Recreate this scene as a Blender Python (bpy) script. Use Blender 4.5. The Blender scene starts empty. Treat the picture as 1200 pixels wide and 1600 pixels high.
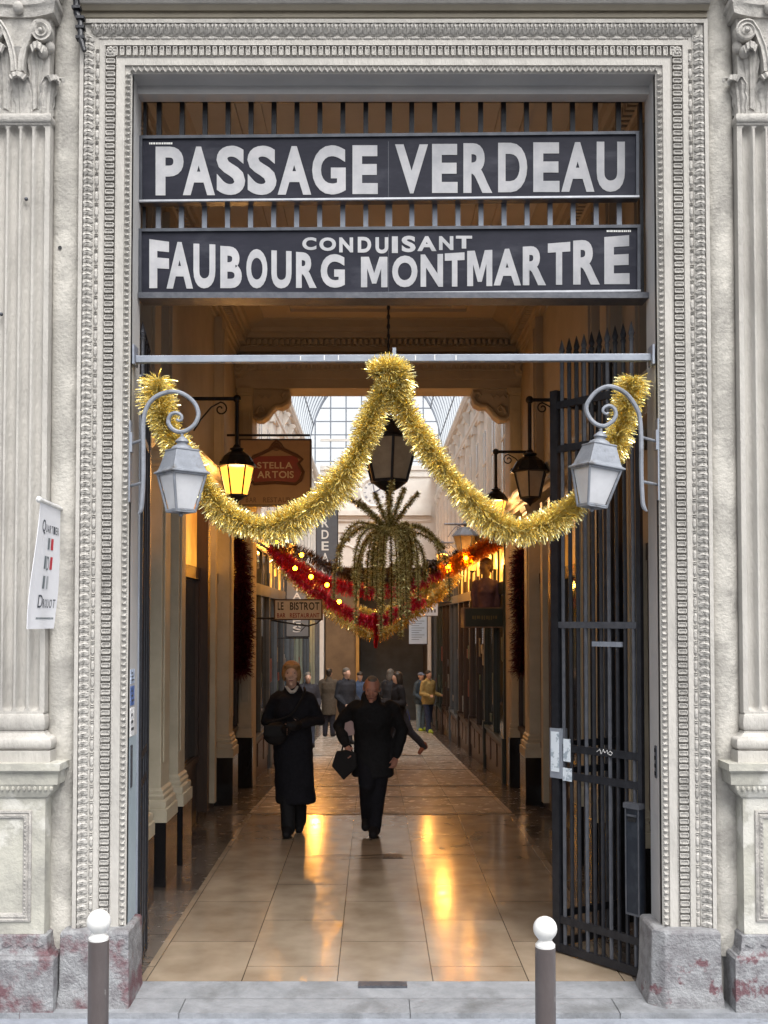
import bpy, bmesh, math, random
from mathutils import Vector, Matrix
R = random.Random(7)
C = bpy.context.scene.collection
S = bpy.context.scene
rad = math.radians
# ------------------------------------------------------------------ camera, sky, sun, exposure
CAM = (0.0, -5.75, 2.08); PITCH = rad(1.8); SHX, SHY = 15/1600, 118.7/1600
cd = bpy.data.cameras.new("camera"); cam = bpy.data.objects.new("camera", cd); C.objects.link(cam)
cam.location = CAM; cam.rotation_euler = (math.pi/2 + PITCH, 0, 0)
cd.sensor_fit = 'AUTO'; cd.sensor_width = 36; cd.lens = 36; cd.shift_x = SHX; cd.shift_y = SHY
cd.clip_start = 0.05; cd.clip_end = 3000
S.camera = cam
SUN_EL, SUN_AZ = rad(58), rad(160)      # azimuth clockwise from +Y: behind the photographer, a little to the right
w = bpy.data.worlds.new("World"); S.world = w; w.use_nodes = True
nt = w.node_tree; nt.nodes.clear()
sky = nt.nodes.new('ShaderNodeTexSky'); sky.sky_type = 'NISHITA'; sky.sun_disc = False
sky.sun_elevation = SUN_EL; sky.sun_rotation = SUN_AZ; sky.dust_density = 4.0; sky.air_density = 1.0; sky.ozone_density = 1.0
hs = nt.nodes.new('ShaderNodeHueSaturation'); hs.inputs['Saturation'].default_value = 0.12
bg = nt.nodes.new('ShaderNodeBackground'); bg.inputs['Strength'].default_value = 0.15
wo = nt.nodes.new('ShaderNodeOutputWorld')
nt.links.new(sky.outputs[0], hs.inputs['Color']); nt.links.new(hs.outputs[0], bg.inputs[0]); nt.links.new(bg.outputs[0], wo.inputs[0])
sd = bpy.data.lights.new("sun", 'SUN'); sun = bpy.data.objects.new("sun", sd); C.objects.link(sun)
sd.energy = 1.45; sd.angle = rad(38); sd.color = (1.0, 0.96, 0.9)
sv = Vector((math.sin(SUN_AZ)*math.cos(SUN_EL), math.cos(SUN_AZ)*math.cos(SUN_EL), math.sin(SUN_EL)))
sun.rotation_euler = sv.to_track_quat('Z', 'Y').to_euler(); sun.location = (-3, -12, 14)
S.view_settings.view_transform = 'Standard'; S.view_settings.look = 'None'
S.cycles.sample_clamp_indirect = 4.0
S.view_settings.exposure = 0.95; S.view_settings.gamma = 1
# ------------------------------------------------------------------ helpers
def at(px, py, Y):                       # the point of the plane y=Y that the photo shows at pixel px, py
    xc = (px-600)/1600 + SHX; yc = (800-py)/1600 + SHY
    t = (Y-CAM[1])/(math.cos(PITCH) - yc*math.sin(PITCH))
    return Vector((CAM[0]+xc*t, Y, CAM[2]+(math.sin(PITCH)+yc*math.cos(PITCH))*t))
def X(px, Y, py=800): return at(px, py, Y).x
def Z(py, Y): return at(600, py, Y).z
def flr(y):                              # height of the passage floor
    return 0.0 if y < 5.25 else -0.055*(y-5.25)

class MB:
    def __init__(s): s.v = []; s.f = []
    def quadf(s, *pts):
        n = len(s.v); s.v += [tuple(p) for p in pts]; s.f.append(tuple(range(n, n+len(pts))))
    def box(s, x0, x1, y0, y1, z0, z1, M=None):
        if x0 > x1: x0, x1 = x1, x0
        if y0 > y1: y0, y1 = y1, y0
        if z0 > z1: z0, z1 = z1, z0
        P = [(x0,y0,z0),(x1,y0,z0),(x1,y1,z0),(x0,y1,z0),(x0,y0,z1),(x1,y0,z1),(x1,y1,z1),(x0,y1,z1)]
        if M is not None: P = [tuple(M @ Vector(p)) for p in P]
        n = len(s.v); s.v += P
        s.f += [tuple(n+i for i in q) for q in ((0,3,2,1),(4,5,6,7),(0,1,5,4),(1,2,6,5),(2,3,7,6),(3,0,4,7))]
        return s
    def rings(s, rings, cap=True, closed=True):
        n0 = len(s.v); m = len(rings[0])
        for r in rings: s.v += [tuple(p) for p in r]
        for i in range(len(rings)-1):
            a = n0+i*m; b = a+m
            for j in range(m if closed else m-1):
                k = (j+1) % m
                s.f.append((a+j, a+k, b+k, b+j))
        if cap and closed:
            s.f.append(tuple(n0+j for j in range(m))[::-1]); e = n0+(len(rings)-1)*m
            s.f.append(tuple(e+j for j in range(m)))
        return s
    def tube(s, pts, r, n=8, cap=True):
        pts = [Vector(p) for p in pts]; k = len(pts)
        rr = r if isinstance(r, (list, tuple)) else [r]*k
        up = Vector((0.13, 0.21, 1)).normalized(); rings = []
        u = None
        for i, p in enumerate(pts):
            t = (pts[min(i+1,k-1)] - pts[max(i-1,0)])
            t = t.normalized() if t.length > 1e-9 else Vector((0,0,1))
            if u is None:
                a = up if abs(t.dot(up)) < 0.9 else Vector((1,0,0))
                u = (a - t*a.dot(t)).normalized()
            else:
                u = (u - t*u.dot(t)); u = u.normalized() if u.length > 1e-6 else t.orthogonal().normalized()
            b = t.cross(u)
            rings.append([p + (u*math.cos(2*math.pi*j/n) + b*math.sin(2*math.pi*j/n))*rr[i] for j in range(n)])
        return s.rings(rings, cap)
    def lathe(s, c, prof, n=16, a0=0.0, cap=True, sx=1, sy=1):
        c = Vector(c)
        return s.rings([[c + Vector((r*sx*math.cos(a0+2*math.pi*j/n), r*sy*math.sin(a0+2*math.pi*j/n), z)) for j in range(n)] for r, z in prof], cap)
    def ell(s, c, rx, ry, rz, n=12, m=8, M=None):
        rings = []
        for i in range(m+1):
            th = math.pi*(0.02+0.96*i/m) - math.pi/2
            ring = [Vector((rx*math.cos(th)*math.cos(2*math.pi*j/n), ry*math.cos(th)*math.sin(2*math.pi*j/n), rz*math.sin(th))) for j in range(n)]
            if M is not None: ring = [M @ p for p in ring]
            rings.append([p + Vector(c) for p in ring])
        return s.rings(rings)
    def prism(s, poly, fn, d0, d1):      # poly of (a,b); fn(a,b,d) -> point
        n = len(s.v); k = len(poly)
        s.v += [tuple(fn(a,b,d0)) for a, b in poly] + [tuple(fn(a,b,d1)) for a, b in poly]
        s.f.append(tuple(range(n, n+k))[::-1]); s.f.append(tuple(range(n+k, n+2*k)))
        for j in range(k):
            q = (j+1) % k
            s.f.append((n+j, n+q, n+k+q, n+k+j))
        return s
    def add(s, o, fn=None):
        n = len(s.v); s.v += [tuple(fn(Vector(p))) if fn else p for p in o.v]
        s.f += [tuple(n+i for i in f) for f in o.f]; return s
    def build(s, name, mat, parent=None, smooth=False, bevel=0, label=None):
        base = root_loc(parent)
        me = bpy.data.meshes.new(name)
        me.from_pydata([(p[0]-base.x, p[1]-base.y, p[2]-base.z) for p in s.v], [], s.f)
        if smooth is not False:
            bm = bmesh.new(); bm.from_mesh(me)
            if smooth == 'w': bmesh.ops.remove_doubles(bm, verts=bm.verts, dist=1e-5)
            bmesh.ops.recalc_face_normals(bm, faces=bm.faces); bm.to_mesh(me); bm.free()
            me.polygons.foreach_set('use_smooth', [True]*len(me.polygons))
            try: me.set_sharp_from_angle(angle=rad(38))
            except Exception: pass
        else:
            bm = bmesh.new(); bm.from_mesh(me); bmesh.ops.recalc_face_normals(bm, faces=bm.faces); bm.to_mesh(me); bm.free()
        me.materials.append(mat)
        o = bpy.data.objects.new(name, me); C.objects.link(o)
        if parent is not None: o.parent = parent
        if bevel:
            b = o.modifiers.new('bevel', 'BEVEL'); b.width = bevel; b.segments = 2; b.limit_method = 'ANGLE'; b.angle_limit = rad(40)
        if label: o['label'] = label
        return o
def root_loc(p):
    v = Vector((0,0,0))
    while p is not None: v = v + p.location; p = p.parent
    return v
def tag(o, label, cat, group=None):
    o['label'] = label; o['category'] = cat
    if group: o['group'] = group
    return o
def thing(name, loc, label, cat, group=None):
    o = bpy.data.objects.new(name, None); C.objects.link(o); o.location = loc; o.empty_display_size = 0.1
    return tag(o, label, cat, group)
def struct(o, kind='structure'): o['kind'] = kind; return o
def dup(root, loc, label, group=None):
    r = root.copy(); C.objects.link(r); r.location = loc; r['label'] = label
    if group: r['group'] = group
    for ch in list(root.children):
        c = ch.copy(); C.objects.link(c); c.parent = r
        for g in ch.children:
            d = g.copy(); C.objects.link(d); d.parent = c
    return r
# ------------------------------------------------------------------ materials
def mat(name, c1, c2=None, rough=0.6, metal=0.0, scale=6.0, lo=0.35, hi=0.7, bump=0.0, bscale=40, c3=None, scale3=1.2, lo3=.55, hi3=.75, spec=0.5, stretch=(1,1,1), coat=0, detail=6):
    m = bpy.data.materials.new(name); m.use_nodes = True; t = m.node_tree; b = t.nodes['Principled BSDF']
    b.inputs['Roughness'].default_value = rough; b.inputs['Metallic'].default_value = metal
    b.inputs['Specular IOR Level'].default_value = spec; b.inputs['Coat Weight'].default_value = coat
    b.inputs['Base Color'].default_value = (*c1, 1)
    tc = t.nodes.new('ShaderNodeTexCoord'); mp = t.nodes.new('ShaderNodeMapping'); mp.inputs['Scale'].default_value = stretch
    t.links.new(tc.outputs['Object'], mp.inputs[0])
    def noise(sc, det=detail):
        n = t.nodes.new('ShaderNodeTexNoise'); n.inputs['Scale'].default_value = sc; n.inputs['Detail'].default_value = det; n.inputs['Roughness'].default_value = .62
        t.links.new(mp.outputs[0], n.inputs['Vector']); return n
    def ramp(src, a, bb):
        r = t.nodes.new('ShaderNodeValToRGB'); r.color_ramp.elements[0].position = a; r.color_ramp.elements[1].position = bb
        t.links.new(src, r.inputs[0]); return r
    col = None
    if c2:
        r = ramp(noise(scale).outputs[0], lo, hi); r.color_ramp.elements[0].color = (*c1,1); r.color_ramp.elements[1].color = (*c2,1)
        col = r.outputs[0]
        if c3:
            r3 = ramp(noise(scale3).outputs[0], lo3, hi3); mx = t.nodes.new('ShaderNodeMix'); mx.data_type = 'RGBA'
            t.links.new(r3.outputs[0], mx.inputs['Factor']); t.links.new(col, mx.inputs['A']); mx.inputs['B'].default_value = (*c3,1)
            col = mx.outputs['Result']
        t.links.new(col, b.inputs['Base Color'])
    if bump:
        bn = t.nodes.new('ShaderNodeBump'); bn.inputs['Strength'].default_value = bump; bn.inputs['Distance'].default_value = .02
        t.links.new(noise(bscale, 4).outputs[0], bn.inputs['Height']); t.links.new(bn.outputs[0], b.inputs['Normal'])
    return m
def emis(name, col, s, base=(.8,.7,.5)):
    m = mat(name, base, rough=.3); b = m.node_tree.nodes['Principled BSDF']
    b.inputs['Emission Color'].default_value = (*col,1); b.inputs['Emission Strength'].default_value = s; return m
STONE = mat('stone', (.45,.432,.402), (.335,.322,.30), .85, scale=6, lo=.42, hi=.74, bump=.4, bscale=60, c3=(.285,.27,.25), scale3=2.6, lo3=.56, hi3=.82, stretch=(1,1,.35))
STONE_ORN = mat('carved_stone', (.46,.443,.415), (.325,.312,.293), .85, scale=30, lo=.42, hi=.68, bump=.4, bscale=110, c3=(.25,.24,.225), scale3=3.2, lo3=.54, hi3=.8)
STRIP = mat('stained_stone', (.37,.355,.325), (.235,.225,.208), .85, scale=4.2, lo=.45, hi=.72, bump=.4, bscale=45, c3=(.49,.47,.43), scale3=3.6, lo3=.46, hi3=.58)
PANELST = mat('cream_stone', (.41,.40,.35), (.28,.272,.245), .85, scale=5, lo=.42, hi=.7, bump=.35, bscale=30, c3=(.50,.49,.45), scale3=4, lo3=.56, hi3=.62)
DARKST = mat('weathered_stone', (.42,.40,.37), (.24,.23,.22), .85, scale=14, bump=.5, bscale=60)
TAN = mat('tan_stone', (.40,.36,.29), (.32,.29,.235), .85, scale=3, bump=.2)
JAMB = mat('jamb_paint', (.47,.465,.46), (.39,.39,.40), .6, scale=3, bump=.1)
BLUEP = mat('pale_blue_paint', (.36,.43,.48), (.29,.36,.41), .5, scale=3, bump=.1)
def plinthmat(name, seedv):
    m = mat(name, (.16,.155,.165), (.27,.275,.285), .7, scale=11, lo=.38, hi=.6, bump=.7, bscale=60, c3=(.13,.065,.075), scale3=4.2, lo3=.50, hi3=.60, detail=12)
    m.node_tree.nodes['Mapping'].inputs['Location'].default_value = (seedv, seedv*2, 0); return m
PLINTH = plinthmat('peeling_plinth_paint', 0.3); PLINTH2 = plinthmat('peeling_plinth_grey', 4.1)
for nd in PLINTH2.node_tree.nodes:
    if nd.type == 'VALTORGB' and abs(nd.color_ramp.elements[0].position-.50) < 1e-3: nd.color_ramp.elements[0].position = .57; nd.color_ramp.elements[1].position = .61
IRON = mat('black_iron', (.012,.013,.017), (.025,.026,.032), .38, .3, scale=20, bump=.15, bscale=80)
IRONG = mat('grey_iron', (.06,.065,.08), (.1,.105,.12), .45, .3, scale=20, bump=.15, bscale=80)
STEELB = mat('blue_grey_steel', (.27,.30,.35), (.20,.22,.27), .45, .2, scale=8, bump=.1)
LAMPG = mat('lamp_grey_paint', (.25,.27,.31), (.17,.185,.215), .5, .15, scale=14, bump=.15, c3=(.11,.105,.105), scale3=9, lo3=.56, hi3=.70)
SIGNB = mat('sign_navy', (.010,.011,.020), (.020,.021,.033), .5, scale=3, spec=.16, c3=(.035,.037,.05), scale3=2.5, lo3=.55, hi3=.7, stretch=(1,1,3))
SIGNF = mat('sign_frame', (.045,.05,.062), (.08,.085,.1), .35, .5, scale=12)
EDGE = mat('sign_edge', (.42,.43,.46), (.3,.31,.34), .35, .6, scale=12)
LETTER = mat('silver_letters', (.34,.34,.36), (.23,.24,.26), .42, .1, scale=6)
t = LETTER.node_tree; b = t.nodes['Principled BSDF']; wv = t.nodes.new('ShaderNodeTexWave'); wv.inputs['Scale'].default_value = 85; wv.bands_direction = 'DIAGONAL'
bmp = t.nodes.new('ShaderNodeBump'); bmp.inputs['Strength'].default_value = .35; bmp.inputs['Distance'].default_value = .004
t.links.new(t.nodes['Texture Coordinate'].outputs['Object'], wv.inputs['Vector']); t.links.new(wv.outputs['Fac'], bmp.inputs['Height']); t.links.new(bmp.outputs[0], b.inputs['Normal'])
WHITEP = mat('white_paint', (.68,.68,.67), (.56,.56,.55), .35, scale=14, lo=.45, hi=.75)
BOLL = mat('bollard_brown', (.070,.058,.058), (.10,.085,.085), .42, scale=10, bump=.1, c3=(.19,.18,.175), scale3=26, lo3=.66, hi3=.70, stretch=(1,1,.35))
FROST = mat('frosted_glass', (.60,.61,.64), (.48,.49,.52), .18, scale=7, lo=.4, hi=.75)
FROSTT = mat('tan_glass', (.42,.34,.24), (.34,.27,.19), .3, scale=12, bump=.3)
GOLD = mat('gold_tinsel', (.98,.72,.14), (1.0,.95,.58), .17, .76, scale=55, lo=.40, hi=.56)  # pale tone in the noise paints white glints onto the foil
GREENG = mat('green_gold_tinsel', (1.0,.90,.42), (.30,.25,.07), .22, .6, scale=60, lo=.42, hi=.58)
DRED = mat('dark_red_tinsel', (.10,.006,.016), (.035,.004,.01), .35, .5, scale=30)
RED = mat('red_tinsel', (.75,.035,.10), (.55,.02,.07), .3, .6, scale=30)
BROWNT = mat('brown_tinsel', (.09,.05,.02), (.04,.022,.01), .4, .7, scale=30)
COPPER = mat('copper_tinsel', (.95,.36,.05), (1.0,.58,.12), .28, .8, scale=30)
CREAM = mat('cream_paint', (.48,.43,.33), (.38,.34,.255), .5, scale=4, bump=.1)
TANW = mat('tan_plaster', (.42,.375,.315), (.35,.31,.26), .7, scale=3, bump=.15)
CEIL = mat('ceiling_plaster', (.55,.50,.44), (.47,.43,.375), .8, scale=1.5, bump=.1)
WOOD = mat('dark_wood', (.045,.024,.014), (.025,.013,.008), .35, scale=6, stretch=(4,4,.4), bump=.1)
BLACKM = mat('black_marble', (.008,.008,.009), (.015,.014,.014), .2, scale=6)
BROWNST = mat('brown_stone', (.15,.10,.075), (.10,.07,.05), .4, scale=8, bump=.15)
NAVEW = mat('nave_white', (.72,.69,.64), (.62,.59,.55), .7, scale=3, bump=.1)
DKGREEN = mat('dark_green_paint', (.022,.035,.030), (.015,.022,.02), .35, scale=5)
GREYBLUE = mat('grey_blue_paint', (.10,.12,.14), (.07,.085,.10), .45, scale=5)
GREYGRN = mat('sage_paint', (.20,.24,.20), (.16,.19,.16), .5, scale=5)
GLASSD = mat('dark_shop_glass', (.010,.014,.014), (.06,.065,.058), .06, scale=2.2, lo=.5, hi=.75, spec=.6, stretch=(1,2.5,.5), c3=(.05,.025,.015), scale3=4)  # paler stretched noise painted in to read as reflections
def glow(name, c0, c1, s, sc=2.5):
    m = emis(name, c1, s, (.3,.2,.1)); t = m.node_tree; b = t.nodes['Principled BSDF']; tc = t.nodes.new('ShaderNodeTexCoord'); n = t.nodes.new('ShaderNodeTexNoise'); n.inputs['Scale'].default_value = sc; n.inputs['Detail'].default_value = 5
    r = t.nodes.new('ShaderNodeValToRGB'); r.color_ramp.elements[0].position = .32; r.color_ramp.elements[0].color = (*c0,1); r.color_ramp.elements[1].position = .68; r.color_ramp.elements[1].color = (*c1,1)
    t.links.new(tc.outputs['Object'], n.inputs[0]); t.links.new(n.outputs[0], r.inputs[0]); t.links.new(r.outputs[0], b.inputs['Emission Color']); return m
AMBER_ = emis('amber_lit_window', (1.0,.46,.07), 1.6, (.5,.3,.1))
AMBER = glow('lit_transom', (.35,.10,.008), (1.0,.42,.05), .6)
AMBERLO = glow('dim_transom', (.25,.07,.005), (1.0,.40,.05), .22)
LAMPLIT = emis('lit_lamp_glass', (1.0,.60,.16), 14, (.9,.8,.6))
BULB = emis('bulb', (1.0,.36,.004), 60)
COATB = mat('black_wool', (.008,.008,.011), (.013,.013,.018), .85, scale=40, bump=.3, bscale=120, spec=.2)
COATB2 = mat('black_coat_cloth', (.009,.009,.010), (.015,.015,.017), .8, scale=40, bump=.2, bscale=90, spec=.2)
SKIN = mat('skin', (.58,.38,.29), (.52,.31,.23), .5, scale=8)
SKINR = mat('ruddy_skin', (.44,.22,.16), (.38,.17,.12), .5, scale=8)
LEATHER = mat('black_leather', (.009,.008,.009), (.013,.012,.012), .7, spec=.2, scale=20)
def cloth(name, c): return mat(name, c, tuple(x*.7 for x in c), .85, scale=20, bump=.2, bscale=60, spec=.2)
# ------------------------------------------------------------------ lettering
GLY = {}
def prep(chars, off):
    obs = []
    for ch in sorted(set(chars)):
        if ch == ' ': continue
        cu = bpy.data.curves.new('g', 'FONT'); cu.body = ch; cu.offset = off; cu.resolution_u = 5; cu.fill_mode = 'FRONT'; cu.extrude = 0
        o = bpy.data.objects.new('g', cu); C.objects.link(o); obs.append((ch, o, cu))
    bpy.context.view_layer.update(); dg = bpy.context.evaluated_depsgraph_get()
    for ch, o, cu in obs:
        me = bpy.data.meshes.new_from_object(o.evaluated_get(dg))
        vs = [(v.co.x, v.co.y) for v in me.vertices]; fs = [tuple(p.vertices) for p in me.polygons]
        xs = [a for a, _ in vs]; ys = [b for _, b in vs]
        GLY[(ch, off)] = (vs, fs, min(xs), max(xs), min(ys), max(ys), set())
        bpy.data.meshes.remove(me)
    for ch, o, cu in obs: bpy.data.objects.remove(o); bpy.data.curves.remove(cu)
GLYM = ([(0,0),(.235,0),(.235,.62),(.42,.12),(.58,.12),(.765,.62),(.765,0),(1,0),(1,1),(.70,1),(.5,.46),(.30,1),(0,1)])
BOLD, MED, THIN = .042, .018, .004
prep('PASGEVRDUFBOMNTCI', BOLD); prep('STELARIOBUNQDPMWVCGX', MED); prep("QUARTIEDOLBSNVPM", THIN)
v_ = [(a*.8,b) for a,b in GLYM]; GLY[('M',BOLD)] = (v_, [(0,1,2,12),(12,2,11),(2,3,11),(3,10,11),(3,4,10),(4,9,10),(4,5,9),(5,8,9),(5,6,7,8)], 0, .8, 0, 1, set())
def glyph(mb, ch, off, fn, a0, a1, b0, b1, a0t=None, b1r=None):
    """fit a letter in the box; b1r: other height of the top at its right end"""
    vs, fs, x0, x1, y0, y1, _ = GLY[(ch, off)]
    n = len(mb.v)
    for x, y in vs:
        u = (x-x0)/(x1-x0 or 1); v = (y-y0)/(y1-y0 or 1)
        top = b1 if b1r is None else b1+(b1r-b1)*u
        mb.v.append(tuple(fn(a0+(a1-a0)*u, b0+(top-b0)*v)))
    mb.f += [tuple(n+i for i in f) for f in fs]
def word(mb, text, off, fn, a0, a1, b0, b1, gap=.22):
    ws = []
    for ch in text:
        if ch == ' ': ws.append(.35)
        else:
            g = GLY[(ch, off)]; ws.append(g[3]-g[2])
    g_ = gap*.6; tot = sum(ws)+g_*.6*(len(ws)-1); k = (a1-a0)/tot; a = a0
    for ch, wd in zip(text, ws):
        if ch != ' ': glyph(mb, ch, off, fn, a, a+wd*k, b0, b1)
        a += (wd+g_*.6)*k
# ------------------------------------------------------------------ ground
SLAB = mat('threshold_stone', (.255,.265,.285), (.17,.18,.195), .7, scale=8, bump=.4, c3=(.115,.12,.125), scale3=2.6, lo3=.52, hi3=.72, detail=10)
PAVE = mat('pavement_stone', (.27,.295,.34), (.19,.205,.24), .75, scale=9, bump=.4, c3=(.11,.115,.125), scale3=6, lo3=.6, hi3=.72)
ROAD = mat('asphalt', (.05,.05,.055), (.035,.035,.04), .85, scale=30, bump=.5)
zst = Z(1583, -.2)
struct(MB().box(-400,400,-400,-2.4,-.6,zst-.17).build('road', ROAD))
struct(MB().box(-60,60,-2.4,-.2,-.6,zst-.03).build('pavement', PAVE))
m = MB(); xs = [-9, -1.9, X(285,-.1,1560), X(640,-.1,1560), X(962,-.1,1560), 2.2, 9]
for a, c in zip(xs, xs[1:]): m.quadf((a+.002,-.2,zst-.2),(c-.002,-.2,zst-.2),(c-.002,-.2,zst),(a+.002,-.2,zst)); m.quadf((a+.002,-.2,zst),(c-.002,-.2,zst),(c-.002,.0,-.02),(a+.002,.0,-.02))
m.quadf((-1.5,.002,-.0195),(1.7,.002,-.0195),(1.7,.22,-.0005),(-1.5,.22,-.0005))
m.quadf((-9,-.195,zst-.1),(9,-.195,zst-.1),(9,.2,-.05),(-9,.2,-.05))
struct(m.build('threshold_step', SLAB))
m = MB(); y0, y1 = .13, .21; a, c = X(560,.15,1530), X(636,.15,1530)
m.box(a, c, y0, y1, -.01, .004)
for k in range(9): m.box(a+.01+k*(c-a-.02)/9, a+.018+k*(c-a-.02)/9, y0+.006, y1-.006, .0045, .007)
tag(m.build('door_stop_plate', IRONG), 'small grey metal plate set in the threshold at the middle of the doorway', 'floor plate')
# ------------------------------------------------------------------ facade
xL, xR = X(203,-.02,700), X(1028,-.02,700); zT = Z(112,-.05); zB = Z(1450,-.06)
fac = thing('arcade_facade', (0,0,0), 'pale carved stone facade with fluted pilasters framing the tall doorway', 'building facade')
m = MB(); m.box(-9, xL-.03, 0, .2, -.4, 9); m.box(xR+.03, 9, 0, .2, -.4, 9); m.box(xL-.03, xR+.03, 0, .2, zT+.001, 9)
m.build('wall', STONE, fac)
zS = Z(1150,.1)
MB().box(xL-.03, xL, -.02, .2, zS, zT).build('door_jamb', JAMB, fac); MB().box(xL-.03, xL, -.02, .2, -.05, zS).build('door_jamb', BLUEP, fac, label='pale blue painted lower half of the jamb')
MB().box(xR, xR+.03, -.02, .2, -.05, zT).build('door_jamb', JAMB, fac)
m = MB(); m.box(xL, xR, -.03, .2, zT-.001, zT+.03); m.box(xL, xR, .1, .19, zT-.05, zT); m.build('door_head', JAMB, fac)
# surround: moulding swept up, over and down the opening
def sweep(prof):
    m = MB(); rings = []
    for o, p in prof: rings.append([(xL-o,-p,zB),(xL-o,-p,zT+o),(xR+o,-p,zT+o),(xR+o,-p,zB)])
    n = len(m.v)
    for r in rings: m.v += r
    for i in range(len(rings)-1):
        for j in range(3): a = n+i*4+j; m.f.append((a, a+1, a+5, a+4))
    for k in (0, 3): m.f.append(tuple(n+i*4+k for i in range(len(rings))))
    return m
PR = [(0,-.01),(0,.03),(.012,.038),(.036,.040),(.037,.052),(.08,.052),(.084,.058),(.088,.05),(.089,.028),(.146,.028),(.147,.052),(.15,.058),(.156,.056),(.178,.056),(.18,.05),
      (.202,.05),(.204,.056),(.225,.058),(.245,.066),(.257,.074),(.258,.066),(.262,.066),(.2625,.084),(.283,.086),(.285,.08),(.286,-.002)]
sur = sweep(PR).build('door_surround', STONE, fac)
def bands(fn_motif, o0, pitch, both=True):
    """place a motif along left jamb, head and right jamb; motif(mb, s, place) with place(s,o,p)"""
    m = MB(); Lz = zT+o0-zB; n = int(Lz/pitch)
    P1 = lambda s,o,p: (xL-o, -p, zB+s); P3 = lambda s,o,p: (xR+o, -p, zB+s); P2 = lambda s,o,p: (xL+s, -p, zT+o)
    for i in range(n):
        fn_motif(m, (i+.5)*pitch, P1, i); fn_motif(m, (i+.5)*pitch, P3, i+3)
    n2 = int((xR-xL+2*o0)/pitch); off = -(o0) + ((xR-xL+2*o0)-n2*pitch)/2
    for i in range(n2): fn_motif(m, off+(i+.5)*pitch, P2, i)
    return m
def mot_bar(m, s, P, i):
    j = R.uniform(-.001,.001); a, c = .093, .143; h = .0125; b = .028; t = .056+j
    o1, o2, o3, o4 = a, a+.006, c-.006, c; q = []
    out = [(s-h,o2),(s-h*.8,o1),(s+h*.8,o1),(s+h,o2),(s+h,o3),(s+h*.8,o4),(s-h*.8,o4),(s-h,o3)]
    mid = [(s+(u-s)*.62, (a+c)/2+(o-(a+c)/2)*.8) for u, o in out]
    m.rings([[P(u,o,b) for u,o in out],[P(u,o,t) for u,o in out],[P(u,o,t) for u,o in mid],[P(u,o,t-.006) for u,o in mid]])
mbars = bands(mot_bar, .12, .0375); mbars.build('egg_moulding', STONE_ORN, fac)
def mot_leaf(m, s, P_, i):
    P = lambda s_,o_,p_: P_(s_,o_,.060+(p_-.058)*.5)
    h = .0205; jj = R.uniform(.8,1.15)
    for sg in (-1,1):
        q = [(0,.207,.058),(.35*sg,.208,.066),(.75*sg,.216,.070*1.0),(1.0*sg,.232,.083),(.72*sg,.240,.087),(.95*sg,.252,.098),(.45*sg,.258,.103),(0,.257,.108)]
        cen = P(s+.4*sg*h, .234, .094*1.0+.010*jj)
        pts = [P(s+u*h, o, p) for u,o,p in q]
        for k in range(len(pts)-1): m.quadf(cen, pts[k], pts[k+1])
    m.tube([P(s,.207,.06),P(s,.225,.079),P(s,.245,.094),P(s,.257,.108)], [.003,.005,.005,.006], 5)
    m.tube([P(s+h,.21,.058),P(s+h*1.0,.232,.076),P(s+h,.256,.1)], [.002,.006,.003], 5)
bands(mot_leaf, .23, .045).build('leaf_moulding', STONE_ORN, fac)
def mot_bead(m, s, P, i):
    def spin(s0, s1, r, n=5):
        rr = []
        for k in range(n):
            u = s0+(s1-s0)*k/(n-1); q = r*math.sqrt(max(.06, 1-(2*k/(n-1)-1)**4)); rr.append([P(u, .191+q*math.cos(a), .05+q*math.sin(a)) for a in [math.pi*j/6 for j in range(7)]])
        m.rings(rr, cap=False, closed=False)
    spin(s-.044, s+.018, .0108); spin(s+.021, s+.029, .0108, 3); spin(s+.032, s+.040, .0108, 3)
bands(mot_bead, .19, .088).build('bead_moulding', STONE_ORN, fac)
def mot_small(m, s, P, i):
    h = .0165; base = .038
    out = [(-1,.004),(-.75,.030),(-.3,.036),(.3,.036),(.75,.030),(1,.004)]
    for a in range(len(out)-1): m.quadf(P(s,.012,.056), P(s+out[a][0]*h,out[a][1],base), P(s+out[a+1][0]*h,out[a+1][1],base))
    m.tube([P(s,.003,.043),P(s,.02,.058),P(s,.034,.042)], [.002,.004,.002], 4)
bands(mot_small, .018, .034).build('waterleaf_moulding', STONE_ORN, fac)
for xc, zc in ((xL-.118, zT+.118), (xR+.118, zT+.118)):
    m = MB()
    for k in range(8):
        a = k*math.pi/4; m.ell((xc+.017*math.cos(a), -.05, zc+.017*math.sin(a)), .011, .012, .011, 8, 5)
    m.ell((xc,-.055,zc), .009, .012, .009, 8, 5); m.build('corner_rosette', STONE_ORN, fac, smooth=True)
# frieze and cornice above the surround
m = MB(); z1 = Z(27,-.03); z2 = Z(2.5,-.1); a, c = xL-.30, xR+.30
m.rings([[(a,-p,z),(c,-p,z)] for z, p in ((z1,.0),(z1+.001,.03),(z1+.04,.028),(z2-.02,.05),(z2,.075))], cap=False, closed=False)
m.build('frieze', TAN, fac, smooth=True)
m = MB(); m.rings([[(a,.0,z),(a,-p,z),(c,-p,z),(c,.0,z)] for z, p in ((z2,.0),(z2,.09),(z2+.03,.11),(z2+.05,.16),(z2+.3,.18),(z2+.3,0))]); m.build('cornice', STONE, fac)
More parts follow.
